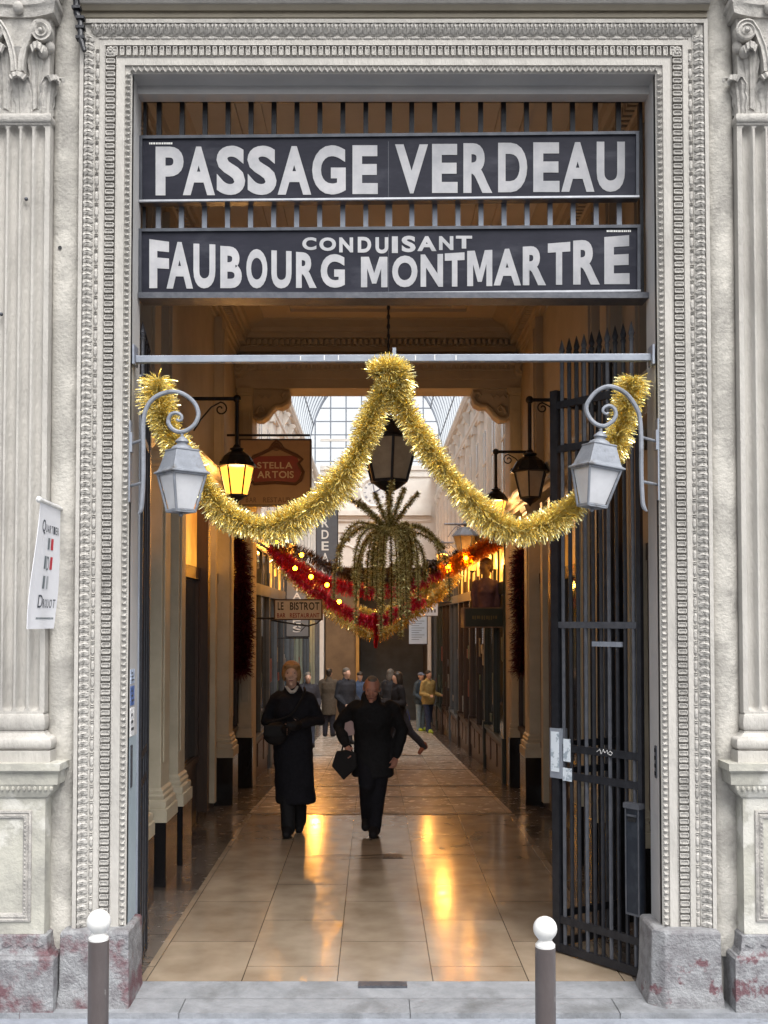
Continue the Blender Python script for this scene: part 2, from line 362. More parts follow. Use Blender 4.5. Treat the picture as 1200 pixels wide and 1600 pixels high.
# stained wall strips
for xa, xb in ((X(76,-.03,800), xL-.287), (xR+.287, X(1154,-.03,800))): MB().rings([[(xa,0,z_)]+[(xa+(xb-xa)*(k_/14), -.008-.042*math.sqrt(max(0,1-(k_/7-1)**2)), z_) for k_ in range(15)]+[(xb,0,z_)] for z_ in (Z(1490,0),Z(2,0))]).build('wall_strip', STRIP, fac, smooth=True)
def stack(m, cx, L):
    m.rings([[(cx-h,0,z),(cx-h,-p,z),(cx+h,-p,z),(cx+h,0,z)] for z, h, p in L]); return m
def tor(z0, z1, h, p, r, n=6):
    return [((z0+z1)/2+(z1-z0)/2*math.sin(a), h-r+r*math.cos(a), p-r+r*math.cos(a)) for a in [(-math.pi/2+math.pi*k/n) for k in range(n+1)]]
def spiral(cx, cz, r0, turns, sgn, a0, n=36, r1=.008):
    out = []
    for k in range(n+1):
        f = k/n; a = a0+sgn*f*turns*2*math.pi; r = r0*(1-f)**.85+r1*f; out.append((cx+r*math.cos(a), cz+r*math.sin(a)))
    return out
def ribbon(m, pts2, y0, wd, th):
    """a flat band of depth wd following pts2 (x,z), front edges rolled"""
    n = len(pts2); rings = []
    for i, (x, z) in enumerate(pts2):
        a, b = pts2[max(i-1,0)], pts2[min(i+1,n-1)]; tx, tz = b[0]-a[0], b[1]-a[1]; l = math.hypot(tx,tz) or 1; nx, nz = -tz/l, tx/l
        t_ = th*(1-.45*i/n)
        rings.append([(x-nx*t_,y0,z-nz*t_),(x-nx*t_,y0-wd,z-nz*t_),(x-nx*t_*.45,y0-wd-.006,z-nz*t_*.45),(x-nx*t_*.1,y0-wd+.004,z-nz*t_*.1),(x+nx*t_*.5,y0-wd+.002,z+nz*t_*.5),(x+nx*t_,y0-wd,z+nz*t_),(x+nx*t_,y0,z+nz*t_)])
    m.rings(rings)
def leaf(m, c, ang, h, w, curl, out0=.01, tip=.05):
    """acanthus leaf standing at c, leaning out to direction ang (0 = -Y), tip curled over"""
    nv, nu = 12, 10; d = Vector((math.sin(ang), -math.cos(ang), 0)); sdir = Vector((math.cos(ang), math.sin(ang), 0)); G = []
    for i in range(nv+1):
        v = i/nv
        if v < .78: z = h*v/.78*.93; o = out0+curl*.22*(v/.78)**2
        else:
            a = (v-.78)/.22*math.pi*1.15; z = h*.93+h*.07*math.sin(a)-(.25*tip if a > math.pi*.5 else 0)*(1-math.sin(min(a,math.pi))); o = out0+curl*.22+tip*(1-math.cos(a))*.5
        ww = w*(.62+.38*math.sin(min(1,v*1.15)*math.pi*.62))*(1+.13*math.sin(v*22))*(1 if v < .8 else 1-.45*(v-.8)/.2)
        row = []
        for j in range(nu+1):
            u = j/nu*2-1; row.append(Vector(c)+sdir*(u*ww)+d*(o-.018*abs(u)**1.6+.006*math.cos(u*12)*(1-abs(u)*.3))+Vector((0,0,z-.03*abs(u)**2*h*2)))
        G.append(row)
    n = len(m.v); K = nu+1
    for row in G: m.v += [tuple(p) for p in row]
    for row in G: m.v += [tuple(p-d*.016+Vector((0,0,-.004))) for p in row]
    N = (nv+1)*K
    for i in range(nv):
        for j in range(nu):
            a = n+i*K+j; m.f.append((a,a+1,a+K+1,a+K)); m.f.append((a+N,a+N+K,a+N+K+1,a+N+1))
    edge = [i*K for i in range(nv+1)]+[nv*K+j for j in range(1,K)]+[i*K+nu for i in range(nv-1,-1,-1)]+[j for j in range(nu-1,0,-1)]
    for k in range(len(edge)):
        a, b2 = n+edge[k], n+edge[(k+1)%len(edge)]; m.f.append((a,b2,b2+N,a+N))
def pilaster(cx, sgn, pm):
    hw = .166; zf0, zf1 = Z(1112,-.09), Z(196,-.09); zc = Z(178,-.1)
    # shaft: height field with five round-ended flutes
    pil = MB(); nx = 60; xsr = [cx-hw+2*hw*i/nx for i in range(nx+1)]; fl = [cx+(k-1.5)*.0735 for k in range(4)]; fr = .0280
    zs = [zf0-.01]+[zf0+fr*k/4 for k in range(6)]+[zf0+.3+(zf1-zf0-.5)*k/6 for k in range(7)]+[zf1-fr+fr*k/5 for k in range(-1,6)]+[zc]
    zs = sorted(set(round(z,5) for z in zs)); rings = []
    for z in zs:
        row = [(cx-hw,0,z)]
        for x in xsr:
            d = 0
            for f in fl:
                dz = 0
                if z > zf1-fr: dz = z-(zf1-fr)
                if z < zf0+fr: dz = zf0+fr-z
                q = fr*fr-(x-f)**2-dz*dz
                if q > 0: d = max(d, math.sqrt(q)*1.5)
            row.append((x, -.09+d, z))
        row.append((cx+hw,0,z)); rings.append(row)
    pil.rings(rings, cap=False, closed=False)
    o = pil.build('pilaster', STONE, fac, smooth=True)
    zz = lambda py, p=.12: Z(py,-p)
    m = MB(); stack(m, cx, tor(zz(1143),zz(1116),.176,.112,.016)+[(zz(1116)+.012,.168,.095)])
    stack(m, cx, [(zz(1152),.205,.13),(zz(1146),.172,.105),(zz(1143)-.001,.17,.104)]); stack(m, cx, tor(zz(1172),zz(1151),.226,.152,.024)); stack(m, cx, [(zz(1190),.222,.155),(zz(1172)-.001,.222,.155)])
    m.build('pilaster_base', STONE, o, smooth=True)
    m = MB(); stack(m, cx, [(zz(1207,.2),.282,.205),(zz(1204,.2),.292,.215),(zz(1193,.2),.292,.215),(zz(1190)+.001,.25,.18)]); stack(m, cx, [(zz(1226,.18),.272,.185),(zz(1207,.2)-.001,.276,.19)])
    stack(m, cx, [(zz(1246),.2,.15),(zz(1243),.21,.16),(zz(1236),.235,.17),(zz(1226,.18)-.001,.25,.182)])
    for k in range(17): m.ell((cx-.235+k*.0294, -.176, zz(1232,.17)), .011, .012, .016, 6, 5)
    stack(m, cx, [(zz(1457),.196,.148),(zz(1246)-.001,.196,.148)])
    ped = m.build('pedestal', PANELST, o)
    # sunk panel with a carved frame
    x0, x1, za, zb = cx-.135, cx+.125, zz(1440,.15), zz(1266,.15); m = MB(); R4 = []
    for o_, p_ in ((0,.147),(.002,.158),(.012,.162),(.02,.156),(.026,.162),(.04,.158),(.048,.149)): R4.append([(x0+o_,-p_,za+o_),(x1-o_,-p_,za+o_),(x1-o_,-p_,zb-o_),(x0+o_,-p_,zb-o_)])
    m.rings(R4, cap=False)
    for k in range(int((zb-za-.05)/.022)):
        for xx in (x0+.034, x1-.034): m.ell((xx,-.160,za+.03+k*.022), .007,.006,.008, 6, 4)
    m.build('panel_frame', DARKST, o, smooth=True)
    m = MB(); stack(m, cx, [(zz(1492,.16),.235,.175),(zz(1486,.16),.222,.165),(zz(1470,.16),.214,.16),(zz(1462,.15),.214,.16),(zz(1457)-.001,.204,.155)])
    for k in range(5):
        m.prism([(-.028,0),(0,.016),(.028,0),(0,-.016)], lambda a,b_,d: (cx-.17+k*.085+a, -.158-d, zz(1475,.16)+b_), 0, .012)
    stack(m, cx, [(-.16,.262,.195),(zz(1500,.19),.262,.195),(zz(1494,.18),.25,.185),(zz(1492,.16)-.001,.24,.176)])
    m.build('plinth', pm, o, bevel=.006)
    # capital
    m = MB(); stack(m, cx, tor(Z(190,-.11),Z(176,-.11),.178,.112,.012)); stack(m, cx, [(Z(193,-.11),.166,.095),(Z(190,-.11)-.001,.17,.1)])
    zb0, zt0 = Z(176,-.1)-.002, Z(28,-.12); H = zt0-zb0
    stack(m, cx, [(zb0+H*f, .155+.02*f*f, .085+.03*f*f) for f in (0,.2,.4,.6,.8,1.0)])
    leaf(m, (cx,-.085,zb0), 0, H*.40, .062, .12, tip=.05)
    for sg in (-1,1):
        leaf(m, (cx+sg*.145,-.075,zb0), sg*.95, H*.40, .05, .12, tip=.05); leaf(m, (cx+sg*.088,-.085,zb0+.03), sg*.30, H*.66, .046, .16, tip=.055)
        leaf(m, (cx+sg*.158,-.02,zb0+.02), sg*1.5, H*.42, .04, .14, tip=.06)
        x0 = cx+sg*.018; stem = [(x0, zb0+H*.40),(x0+sg*.004, zb0+H*.52),(x0+sg*.018, zb0+H*.66),(x0+sg*.05, zb0+H*.82),(x0+sg*.085, zb0+H*.92)]
        vc = (cx+sg*.128, zb0+H*.83); sp = spiral(vc[0], vc[1], .052, 1.9, -sg, math.pi/2+sg*.55, 44)
        ribbon(m, stem+sp, -.10, .055, .017); m.ell((vc[0],-.16,vc[1]), .012,.012,.012,8,6)
        m.ell((cx+sg*.165,-.10,zb0+H*.70), .028,.03,.035,10,6); m.ell((cx+sg*.128,-.115,zb0+H*.64), .032,.034,.038,10,6)
    m.tube([(cx,-.115,zb0+H*.36),(cx,-.118,zb0+H*.46),(cx,-.124,zb0+H*.5),(cx,-.118,zb0+H*.52),(cx,-.13,zb0+H*.66)], [.02,.019,.026,.02,.036], 10)
    ab = []
    for z, e in ((zt0,.0),(zt0+.02,.004),(zt0+.05,.008),(zt0+.06,.02),(zt0+.085,.022)):
        row = [(cx-.20-e,0,z)]
        for k in range(9):
            u = k/4-1; row.append((cx+u*(.205+e), -.175-e+.05*(1-abs(u)**2.2), z))
        row.append((cx+.20+e,0,z)); ab.append(row)
    m.rings(ab); m.ell((cx,-.15,zt0+.04), .03,.03,.035,10,6)
    m.build('capital', STONE_ORN, o, smooth=True)
    m = MB(); stack(m, cx, [(zt0+.086,.2,.14),(zt0+.12,.2,.14),(zt0+.121,.215,.155),(zt0+.2,.22,.16),(zt0+.201,.25,.19),(zt0+.6,.25,.19)]); m.build('entablature_block', STONE, o)
    return o
pcl, pcr = X(31,-.09,300), X(1199,-.09,300)
pilaster(pcl, -1, PLINTH); pilaster(pcr, 1, PLINTH2)
# plinth blocks under the surround
zp = Z(1452,-.1)
def block(xa, xb, mt, lab, bulge):
    m = MB()
    for z, e in ((-.16,.02),(-.02,.012),(zp-.05,.004),(zp-.012,.002),(zp,-.012)): pass
    lay = []
    for z, e in ((-.16,.022),(-.0,.016),(.08,.006),(zp-.014,.002),(zp,-.012)):
        ex = e*(1.8 if bulge and z < .1 else 1); lay.append([(xa-(e if not bulge else ex),.2,z),(xa-(e if not bulge else ex),-.07,z),(xa+.05,-.125-e,z),(xb+e,-.125-e,z),(xb+e,.2,z)] if bulge else [(xa-e,.0,z),(xa-e,-.125-e,z),(xb+e*.5,-.125-e,z),(xb+e*.5,.2,z),(xa-e,.2,z)])
    m.rings(lay); m.build('plinth_block', mt, fac, bevel=.008, label=lab)
block(X(96,-.1,1500), X(202,-.1,1500), PLINTH, 'purple and grey peeling plinth block', False)
block(X(1022,-.1,1500), X(1124,-.1,1500), PLINTH2, 'grey peeling plinth block with a bulging foot', True)
# small fittings on the facade
m = MB(); p = at(97,391,-.012); m.tube([(p.x,-.01,p.z),(p.x,-.05,p.z)], .014, 10); m.ell((p.x,-.012,p.z-.004), .03,.006,.026,10,5)
m2 = MB(); m2.tube([(p.x,-.0505,p.z),(p.x,-.052,p.z)], .011, 10); o = m.build('pipe_stub', DARKST, None, smooth=True); tag(o, 'short dark pipe stub sticking out of the wall beside the left pilaster', 'pipe'); m2.build('bore', BLACKM, o)
for (px, py, lb) in ((41,311,'upper round metal rivet in a flute of the left pilaster'),(2,491,'lower round metal rivet on the left pilaster at the edge of the photo')):
    p = at(px,py,-.075); tag(MB().ell((p.x,p.y,p.z),.011,.012,.011,8,6).build('metal_stud', IRONG, None, smooth=True), lb, 'stud', 'metal studs in the left pilaster')
m = MB(); pts = [at(119,-4,-.10), at(120,20,-.10), at(126,35,-.11), at(126,60,-.115), at(132,80,-.12)]
m.tube(pts, [.018,.02,.016,.018,.012], 8)
for k in (13, 29, 44, 60): p = at(126 if k > 20 else 120,k,-.112); m.box(p.x-.024,p.x+.024,p.y-.02,p.y+.02,p.z-.008,p.z+.008)
tag(m.build('iron_hinge_rod', IRON, None, smooth=True), 'black jointed iron rod hanging beside the top left capital', 'iron rod')
# sticker strip and slot on the left jamb, slot on the right jamb
for (py0,py1,c_,lb) in ((1046,1068,(.35,.42,.55),'grey blue sticker, topmost on the left door jamb'),(1072,1102,(.06,.12,.32),'dark blue sticker under the grey blue one on the left jamb'),(1106,1150,(.6,.6,.62),'white scribbled sticker, lowest on the left door jamb')):
    a = at(203,py1,.06); c2 = at(203,py0,.06); o = MB().box(xL, xL+.003, .03, .12, a.z, c2.z).build('sticker', mat('sticker_paper', c_, tuple(min(1,x*1.5+.1) for x in c_), .5, scale=40, lo=.5, hi=.55))
    tag(o, lb, 'sticker', 'stickers on the left jamb')
    mm = MB()
    for k in range(3): mm.box(xL+.003, xL+.0045, .045, .105-.015*k, a.z+(c2.z-a.z)*(.2+.25*k), a.z+(c2.z-a.z)*(.3+.25*k))
    mm.build('print', IRONG, o)
o = MB().box(xL, xL+.006, .04, .075, Z(1228,.1), Z(1163,.1)).build('lock_plate', IRONG); tag(o, 'narrow dark lock plate let into the pale blue left jamb', 'lock plate')
m = MB(); m.box(xR-.006, xR, .05, .085, Z(1214,.1), Z(1164,.1)); o = m.build('lock_plate', IRONG); tag(o, 'narrow dark lock plate let into the right jamb beside the gate', 'lock plate')
mm = MB()
for k in range(4): mm.box(xR-.009, xR-.0062, .056, .079, Z(1210-k*12,.1), Z(1204-k*12,.1))
mm.build('slot', BLACKM, o)
# ------------------------------------------------------------------ fixed grille above the gate and the two signs
YG = .16
gr = thing('overdoor_grille', (0,YG,Z(300,YG)), 'black iron grille of upright bars filling the head of the doorway', 'grille')
gx0, gx1 = xL+.004, xR-.004
for k, xx in enumerate([248+35.95*i for i in range(21)]):
    xx_ = X(xx, YG+.09, 320); m = MB(); m.box(xx_-.0145 if k != 10 else xx_-.02, xx_+.0145 if k != 10 else xx_+.02, YG+.08, YG+.105, Z(262,YG+.09), Z(152,YG+.09)); m.build('bar', IRON, gr); m = MB(); m.box(xx_-.0145 if k != 10 else xx_-.02, xx_+.0145 if k != 10 else xx_+.02, YG+.08, YG+.105, Z(466,YG+.09), Z(262,YG+.09)-.001); m.build('bar', STEELB, gr)  # lower lengths take a paler colour to stand in for daylight on them
MB().box(gx0, gx1, YG+.07, YG+.115, Z(158,YG+.09), Z(149,YG+.09)).build('rail', IRON, gr); MB().box(gx0, gx1, YG+.07, YG+.115, Z(145,YG+.09), Z(139,YG+.09)).build('rail', IRON, gr)
MB().box(gx0, gx1, YG-.03, YG+.115, Z(468,YG), Z(459,YG)).build('rail', IRONG, gr)
MB().box(gx0, gx0+.02, YG+.07, YG+.115, Z(456,YG), Z(150,YG)).build('side_post', IRON, gr); MB().box(gx1-.02, gx1, YG+.07, YG+.115, Z(456,YG), Z(150,YG)).build('side_post', IRON, gr)
def signbox(name, label, x0, x1, yt0, yt1, yb0, yb1, Yf, seam):
    pts = [at(x0,yt0,Yf), at(x1,yt1,Yf), at(x1,yb1,Yf), at(x0,yb0,Yf)]
    r = thing(name, ((pts[0]+pts[1]+pts[2]+pts[3])/4), label, 'sign', 'enamel signs over the doorway'); th = .05
    def fr(e, f0, y0_, y1_):   # rectangular ring inset e..f0
        def ins(d): return [(pts[0].x+d,pts[0].z-d),(pts[1].x-d,pts[1].z-d),(pts[2].x-d,pts[2].z+d),(pts[3].x+d,pts[3].z+d)]
        return ins(e), ins(f0)
    o_, i_ = fr(0,.018,0,0); m = MB()
    m.rings([[(a,Yf+th,b_) for a,b_ in o_],[(a,Yf-.012,b_) for a,b_ in o_],[(a,Yf-.012,b_) for a,b_ in i_],[(a,Yf+.002,b_) for a,b_ in i_]], cap=False)
    m.quadf(*[(a,Yf+th,b_) for a,b_ in o_]); m.build('frame', SIGNF, r)
    m = MB(); m.quadf(*[(a,Yf,b_) for a,b_ in i_]); pn = m.build('panel', SIGNB, r)
    m = MB(); q = [(pts[3].x,pts[3].z),(pts[2].x,pts[2].z)]; m.rings([[(a,Yf-.013,b_+dz),(a,Yf-.02,b_+dz+.004),(a,Yf-.02,b_+dz+.014),(a,Yf-.013,b_+dz+.018)] for a,b_ in q for dz in (0,)]); m.build('edge_strip', EDGE, r)
    m = MB(); sx = X(seam,Yf,300); m.box(sx-.0015, sx+.0015, Yf-.002, Yf, pts[3].z+.03, pts[0].z-.03); m.build('seam', SIGNF, r)
    return r
s1 = signbox('street_sign', 'upper dark navy sign with silver letters reading PASSAGE VERDEAU', 218, 998, 213, 206, 318, 311, YG, 607)
s2 = signbox('street_sign', 'lower dark navy sign reading CONDUISANT FAUBOURG MONTMARTRE in silver', 217, 1000, 358, 352, 466, 458, YG, 607)
def pxf(Yp): return lambda a, b_: at(a, b_, Yp)
Z1 = lambda bx, ox, oy: [ox+bx[0]/2.857, ox+bx[1]/2.857, oy+bx[2]/2.857, oy+bx[3]/2.857]
m = MB(); fn = pxf(YG-.003)
for ch, bx in zip('PASSAGE', [(123,248,140,358),(245,388,140,357),(395,523,136,356),(533,663,136,356),(668,818,138,355),(822,972,134,354),(1002,1115,134,352)]):
    a, c, t_, b_ = Z1(bx,200,180); glyph(m, ch, BOLD, fn, a, c, b_, t_)
m.build('lettering', LETTER, s1); m = MB()
for ch, bx in zip('VERDEAU', [(78,225,130,349),(243,357,128,347),(383,512,125,347),(538,668,123,344),(695,812,121,343),(820,968,120,342),(978,1104,118,342)]):
    a, c, t_, b_ = Z1(bx,590,180); glyph(m, ch, BOLD, fn, a, c, b_, t_)
m.build('lettering', LETTER, s1); m = MB()
for ch, bx, ox, tr in zip('FAUBOURGMONTMARTRE', [(95,183,553,772),(172,290,563,774),(292,390,573,773),(412,508,583,772),(528,622,595,773),(640,730,603,773),(750,842,610,771),(860,968,618,770),(1040,1158,632,768),
    (65,178,628,768),(192,292,622,766),(300,388,617,765),(400,512,606,763),(518,640,598,760),(648,752,587,759),(760,860,573,757),(873,992,560,756),(1012,1125,544,754)], [200]*9+[590]*9, [12,6,4,6,5,4,6,4,0,-3,-3,-5,-5,-4,-6,-8,-8,-9]):
    a, c, t_, b_ = Z1(bx,ox,180); glyph(m, ch, BOLD, fn, a, c, b_, t_, b1r=t_+tr/2.857)
m.build('lettering', LETTER, s2); m = MB()
for ch, bx in zip('CONDUISANT', [(217,283,212,272),(297,375,213,276),(390,455,213,283),(477,540,210,284),(560,620,212,288),(637,665,208,286),(683,748,205,282),(756,846,207,277),(858,925,207,272),(937,1013,205,265)]):
    a, c, t_, b_ = 400+bx[0]/3, 400+bx[1]/3, 300+bx[2]/3, 300+bx[3]/3; glyph(m, ch, BOLD, fn, a, c, b_, t_)
m.build('lettering', LETTER, s2)
for s_, x0, x1, y_ in ((s1,233,269,224),(s2,948,986,361)):
    m = MB(); xx = x0
    while xx < x1:
        wd = R.uniform(1.5,3.2); q0 = at(xx,y_+1.5,YG-.003); q1 = at(xx+wd,y_-1.5,YG-.003); m.quadf((q0.x,q0.y,q0.z),(q1.x,q0.y,q0.z),(q1.x,q1.y,q1.z),(q0.x,q1.y,q1.z)); xx += wd+R.uniform(.5,1.2)
    m.build('maker_mark', WHITEP, s_)
# cross bar
yb = .03
cb = thing('steel_crossbar', at(615,562,yb), 'blue grey steel bar spanning the doorway above the gold garland', 'steel bar')
m = MB(); a, c = at(213,562,yb), at(1016,559,yb); hh = 5.5/1600*5.78; dz = c.z-a.z
m.rings([[(p_.x,yb-.02,p_.z-hh),(p_.x,yb+.02,p_.z-hh),(p_.x,yb+.02,p_.z+hh),(p_.x,yb-.02,p_.z+hh)] for p_ in (a,c)]); m.build('bar', STEELB, cb, bevel=.003)
for px, sg in ((213,1),(1016,-1)):
    p = at(px,555,yb); MB().box(p.x, p.x-sg*.012, yb-.05, yb+.05, p.z-.06, p.z+.05).build('end_plate', STEELB, cb)
m = MB()
for px, ln in ((529,4),(507,4),(649,4),(679,5),(712,4),(470,3)): p = at(px,561,yb); m.box(p.x-.003,p.x+.003,yb-.022,yb-.0202,p.z-.012,p.z+.004*ln)
m.build('paint_drip', WHITEP, cb); p = at(616,552,yb); MB().box(p.x-.01,p.x+.01,yb-.01,yb+.01,p.z-.01,p.z+.03).build('lug', STEELB, cb)
# ------------------------------------------------------------------ wall lanterns outside
def catmull(P, n=14):
    P = [Vector(p) for p in P]; out = []
    for i in range(len(P)-1):
        a, b_, c, d = P[max(i-1,0)], P[i], P[i+1], P[min(i+2,len(P)-1)]
        for k in range(n):
            t_ = k/n; out.append(.5*((2*b_)+(c-a)*t_+(2*a-5*b_+4*c-d)*t_*t_+(3*b_-a-3*c+d)*t_**3))
    out.append(P[-1]); return out
def sqlantern(name, label, group, top, bot, yrot, tilt, sgn, br):
    """four sided lantern; top,bot pixel of the knob top and base; br = dict of bracket pixels"""
    Yl = -.16; T = at(*top, Yl); Bp = at(*bot, Yl); H = (T-Bp).length
    r = thing(name, Bp, label, 'wall lantern', group); ax = (T-Bp).normalized()
    Mx = Matrix.Translation(Bp) @ Vector((0,0,1)).rotation_difference(ax).to_matrix().to_4x4() @ Matrix.Rotation(yrot,4,'Z')
    def ring(hw, z): return [Mx @ Vector(q) for q in ((-hw,-hw,z),(hw,-hw,z),(hw,hw,z),(-hw,hw,z))]
    k = H
    b0, b1 = .056, .097; hg = k*.50; m = MB()
    m.rings([ring(.104,hg),ring(.114,hg+.002),ring(.114,hg+.010),ring(.100,hg+.018),ring(.094,hg+.03),ring(.068,k*.80),ring(.071,k*.805),ring(.071,k*.82),ring(.06,k*.83)]); m.build('cap', LAMPG, r, bevel=.003)
    m = MB(); m.lathe((0,0,0), [(.060,k*.83),(.054,k*.86),(.036,k*.885),(.030,k*.89),(.030,k*.915),(.038,k*.925),(.036,k*.945),(.022,k*.975),(.010,k)], 16)
    m2 = MB(); m2.add(m, lambda p_: Mx @ p_); m2.build('finial', LAMPG, r, smooth=True)
    m = MB(); m.rings([ring(b0-.006,.016),ring(b1-.006,hg)], cap=False); m.build('pane', FROST, r)
    m = MB(); lo, hi = ring(b0,.0), ring(b1,hg)
    for q in range(4): m.tube([lo[q],hi[q]], .0075, 6)
    for rr, zz_ in ((b0,.008),(b1,hg-.004)):
        q4 = ring(rr, zz_)
        for q in range(4): m.tube([q4[q],q4[(q+1)%4]], .0065, 6)
    m.rings([ring(b0+.004,-.004),ring(b0+.004,.012),ring(b0-.02,.013)]); m.lathe((0,0,0),[(.001,-.03),(.012,-.02),(.014,-.004)],8) if False else None
    q = Mx @ Vector((0,0,-.012)); m.ell(q,.014,.014,.016,8,6); m.build('frame', LAMPG, r)
    # scroll bracket
    P = catmull([at(x_,y_,Yl) for x_,y_ in br['path']], 4); rr = [.0105]*len(P); n_ = len(P)
    for i in range(n_): rr[i] = .0125 if i < n_*.7 else .0125-.006*(i-n_*.7)/(n_*.3)
    rr[0] = .005; rr[1] = .007; rr[2] = .009
    m = MB(); m.tube(P, rr, 8); m.tube([at(*br['hang'],Yl), T+Vector((0,0,.002))], .009, 8)
    m.build('scroll_bracket', LAMPG, r, smooth=True)
    xw = xL if sgn < 0 else xR
    m = MB()
    for y_ in br['stay']:
        p_ = at(br['path'][3][0], y_, Yl); m.tube([p_, (xw-sgn*.005, -.02, p_.z)], .0085, 8)
    m.build('stay', LAMPG, r, smooth=True)
    zc_, zd = Z(br['stay'][0],Yl), Z(br['plate'][1],Yl); m = MB(); m.box(xw-sgn*.001, xw-sgn*.009, -.05, -.0, Z(br['plate'][1],-.02), Z(br['plate'][0],-.02)); m.prism([(-.05,-.05),(.03,-.05),(.055,0),(.03,.06),(-.05,.06)], lambda a_,b_,d: (xw-sgn*(.009+d), -.03+a_*.6, zc_+b_), 0, .012); m.build('wall_plate', STEELB, r)
    return r
def arc(cx, cy, rx, ry, a0, a1, n): return [(cx+rx*math.cos(rad(a0+(a1-a0)*i/n)), cy-ry*math.sin(rad(a0+(a1-a0)*i/n))) for i in range(n+1)]
pl = [(216,803),(221,795),(223,770),(224,740),(224,700),(224,660),(230,635),(245,619),(267.5,612),(287,616),(304,630),(310,647),(305,662),(293,672),(280,675),(269,670),(263,660),(266,649),(275,645),(283,649),(284,655),(280,657.5),(276,655)]
sqlantern('wall_lantern', 'grey lantern with frosted panes on the left jamb, its scroll curling right', 'grey lanterns either side of the doorway', (285,682), (283,800), rad(38), 0, -1, dict(path=pl, hang=(284,678), stay=(687,754), plate=(658,785)))
prr = [(1011,799),(1005,790),(1003,765),(1002,735),(1002,700),(1001,667),(997,643),(983,620),(967,608),(950,604),(933,611),(920,626),(916,638),(920,651),(930,662),(943,666),(955,660),(962,650),(960,639),(952,634),(944,637),(942,643),(947,647),(951,645)]
sqlantern('wall_lantern', 'grey lantern with frosted panes on the right jamb, its scroll curling left', 'grey lanterns either side of the doorway', (939,674), (925,792), rad(18), 0, 1, dict(path=prr, hang=(938,670), stay=(683,752), plate=(655,782)))
# ------------------------------------------------------------------ tinsel
def tinsel(mb, pts, rad_, n, wd, rvar=.25, lean=.22, seed=1, rfun=None, bend=.22):
    rr = random.Random(seed); L = [0]
    for a, b_ in zip(pts, pts[1:]): L.append(L[-1]+(b_-a).length)
    for _ in range(n):
        s_ = rr.uniform(0, L[-1]); i = 0
        lo, hi = 0, len(L)-2
        while lo < hi:
            mid = (lo+hi+1)//2
            if L[mid] <= s_: lo = mid
            else: hi = mid-1
        i = lo; f = (s_-L[i])/max(1e-6, L[i+1]-L[i]); c = pts[i].lerp(pts[i+1], f); t_ = (pts[i+1]-pts[i]).normalized()
        u = t_.orthogonal().normalized(); b_ = t_.cross(u); a = rr.uniform(0, 2*math.pi)
        d = (u*math.cos(a)+b_*math.sin(a)+t_*rr.gauss(0,lean)).normalized(); r0 = rad_*(rfun(s_/L[-1]) if rfun else 1)*rr.uniform(1-rvar*1.6, 1+rvar*.5)
        sd_ = d.cross(Vector((rr.gauss(0,1),rr.gauss(0,1),rr.gauss(0,1)))).normalized(); bn = d.cross(sd_); bd = bn*(r0*rr.uniform(-bend,bend))+Vector((0,0,-r0*.12))
        w0 = wd*rr.uniform(.7,1.3); p0 = c+d*r0*.08; p1 = c+d*r0*.6+bd*.25; p2 = c+d*r0+bd
        tw = (sd_+bn*rr.uniform(-.9,.9)).normalized(); k = len(mb.v)
        mb.v += [tuple(p0-sd_*w0*.5),tuple(p0+sd_*w0*.5),tuple(p1-tw*w0*.5),tuple(p1+tw*w0*.5),tuple(p2-tw*w0*.35),tuple(p2+tw*w0*.35)]
        mb.f += [(k,k+1,k+3,k+2),(k+2,k+3,k+5,k+4)]
def garland(name, label, cat, pix, Yp, rad_, n, wd, mt, group=None, seed=1, rfun=None, extra=None, lean=.22):
    P = catmull([at(a, b_, Yp if not callable(Yp) else Yp(a)) for a, b_ in pix]); m = MB(); tinsel(m, P, rad_, n, wd, seed=seed, rfun=rfun, lean=lean)
    if extra: extra(m)
    o = m.build('tinsel', mt) if False else m.build(name, mt)
    c = MB(); c.tube(P[::3], .004, 5); c.build('cord', mt, o); return tag(o, label, cat, group)
gold = [(247,592),(246,618),(258,662),(284,708),(316,752),(345,795),(385,818),(430,822),(478,800),(520,765),(556,715),(578,660),(596,615),(606,596)]
garland('gold_garland', 'thick gold tinsel swag left of the doorway centre, behind the left lantern', 'garland', gold, .02, .105, 14000, .0048, GOLD, 'gold tinsel swags under the steel bar', 3, lambda f: .9+.12*math.sin(f*37)+.1*math.sin(f*11+1))
gold2 = [(612,598),(624,622),(645,662),(682,718),(722,768),(765,810),(812,829),(860,814),(902,784),(938,728),(966,680),(980,630),(990,590)]
garland('gold_garland', 'thick gold tinsel swag right of the doorway centre, behind the right lantern', 'garland', gold2, .02, .101, 14000, .0048, GOLD, 'gold tinsel swags under the steel bar', 5, lambda f: .88+.12*math.sin(f*31+2)+.1*math.sin(f*13+2))
m = MB(); tinsel(m, catmull([at(590,588,.0), at(606,578,-.02), at(622,590,.0), at(612,612,0)]), .108, 3800, .0048, seed=11)
tag(m.build('tinsel_bow', GOLD), 'bunch of gold tinsel at the peak where the two swags meet', 'garland')
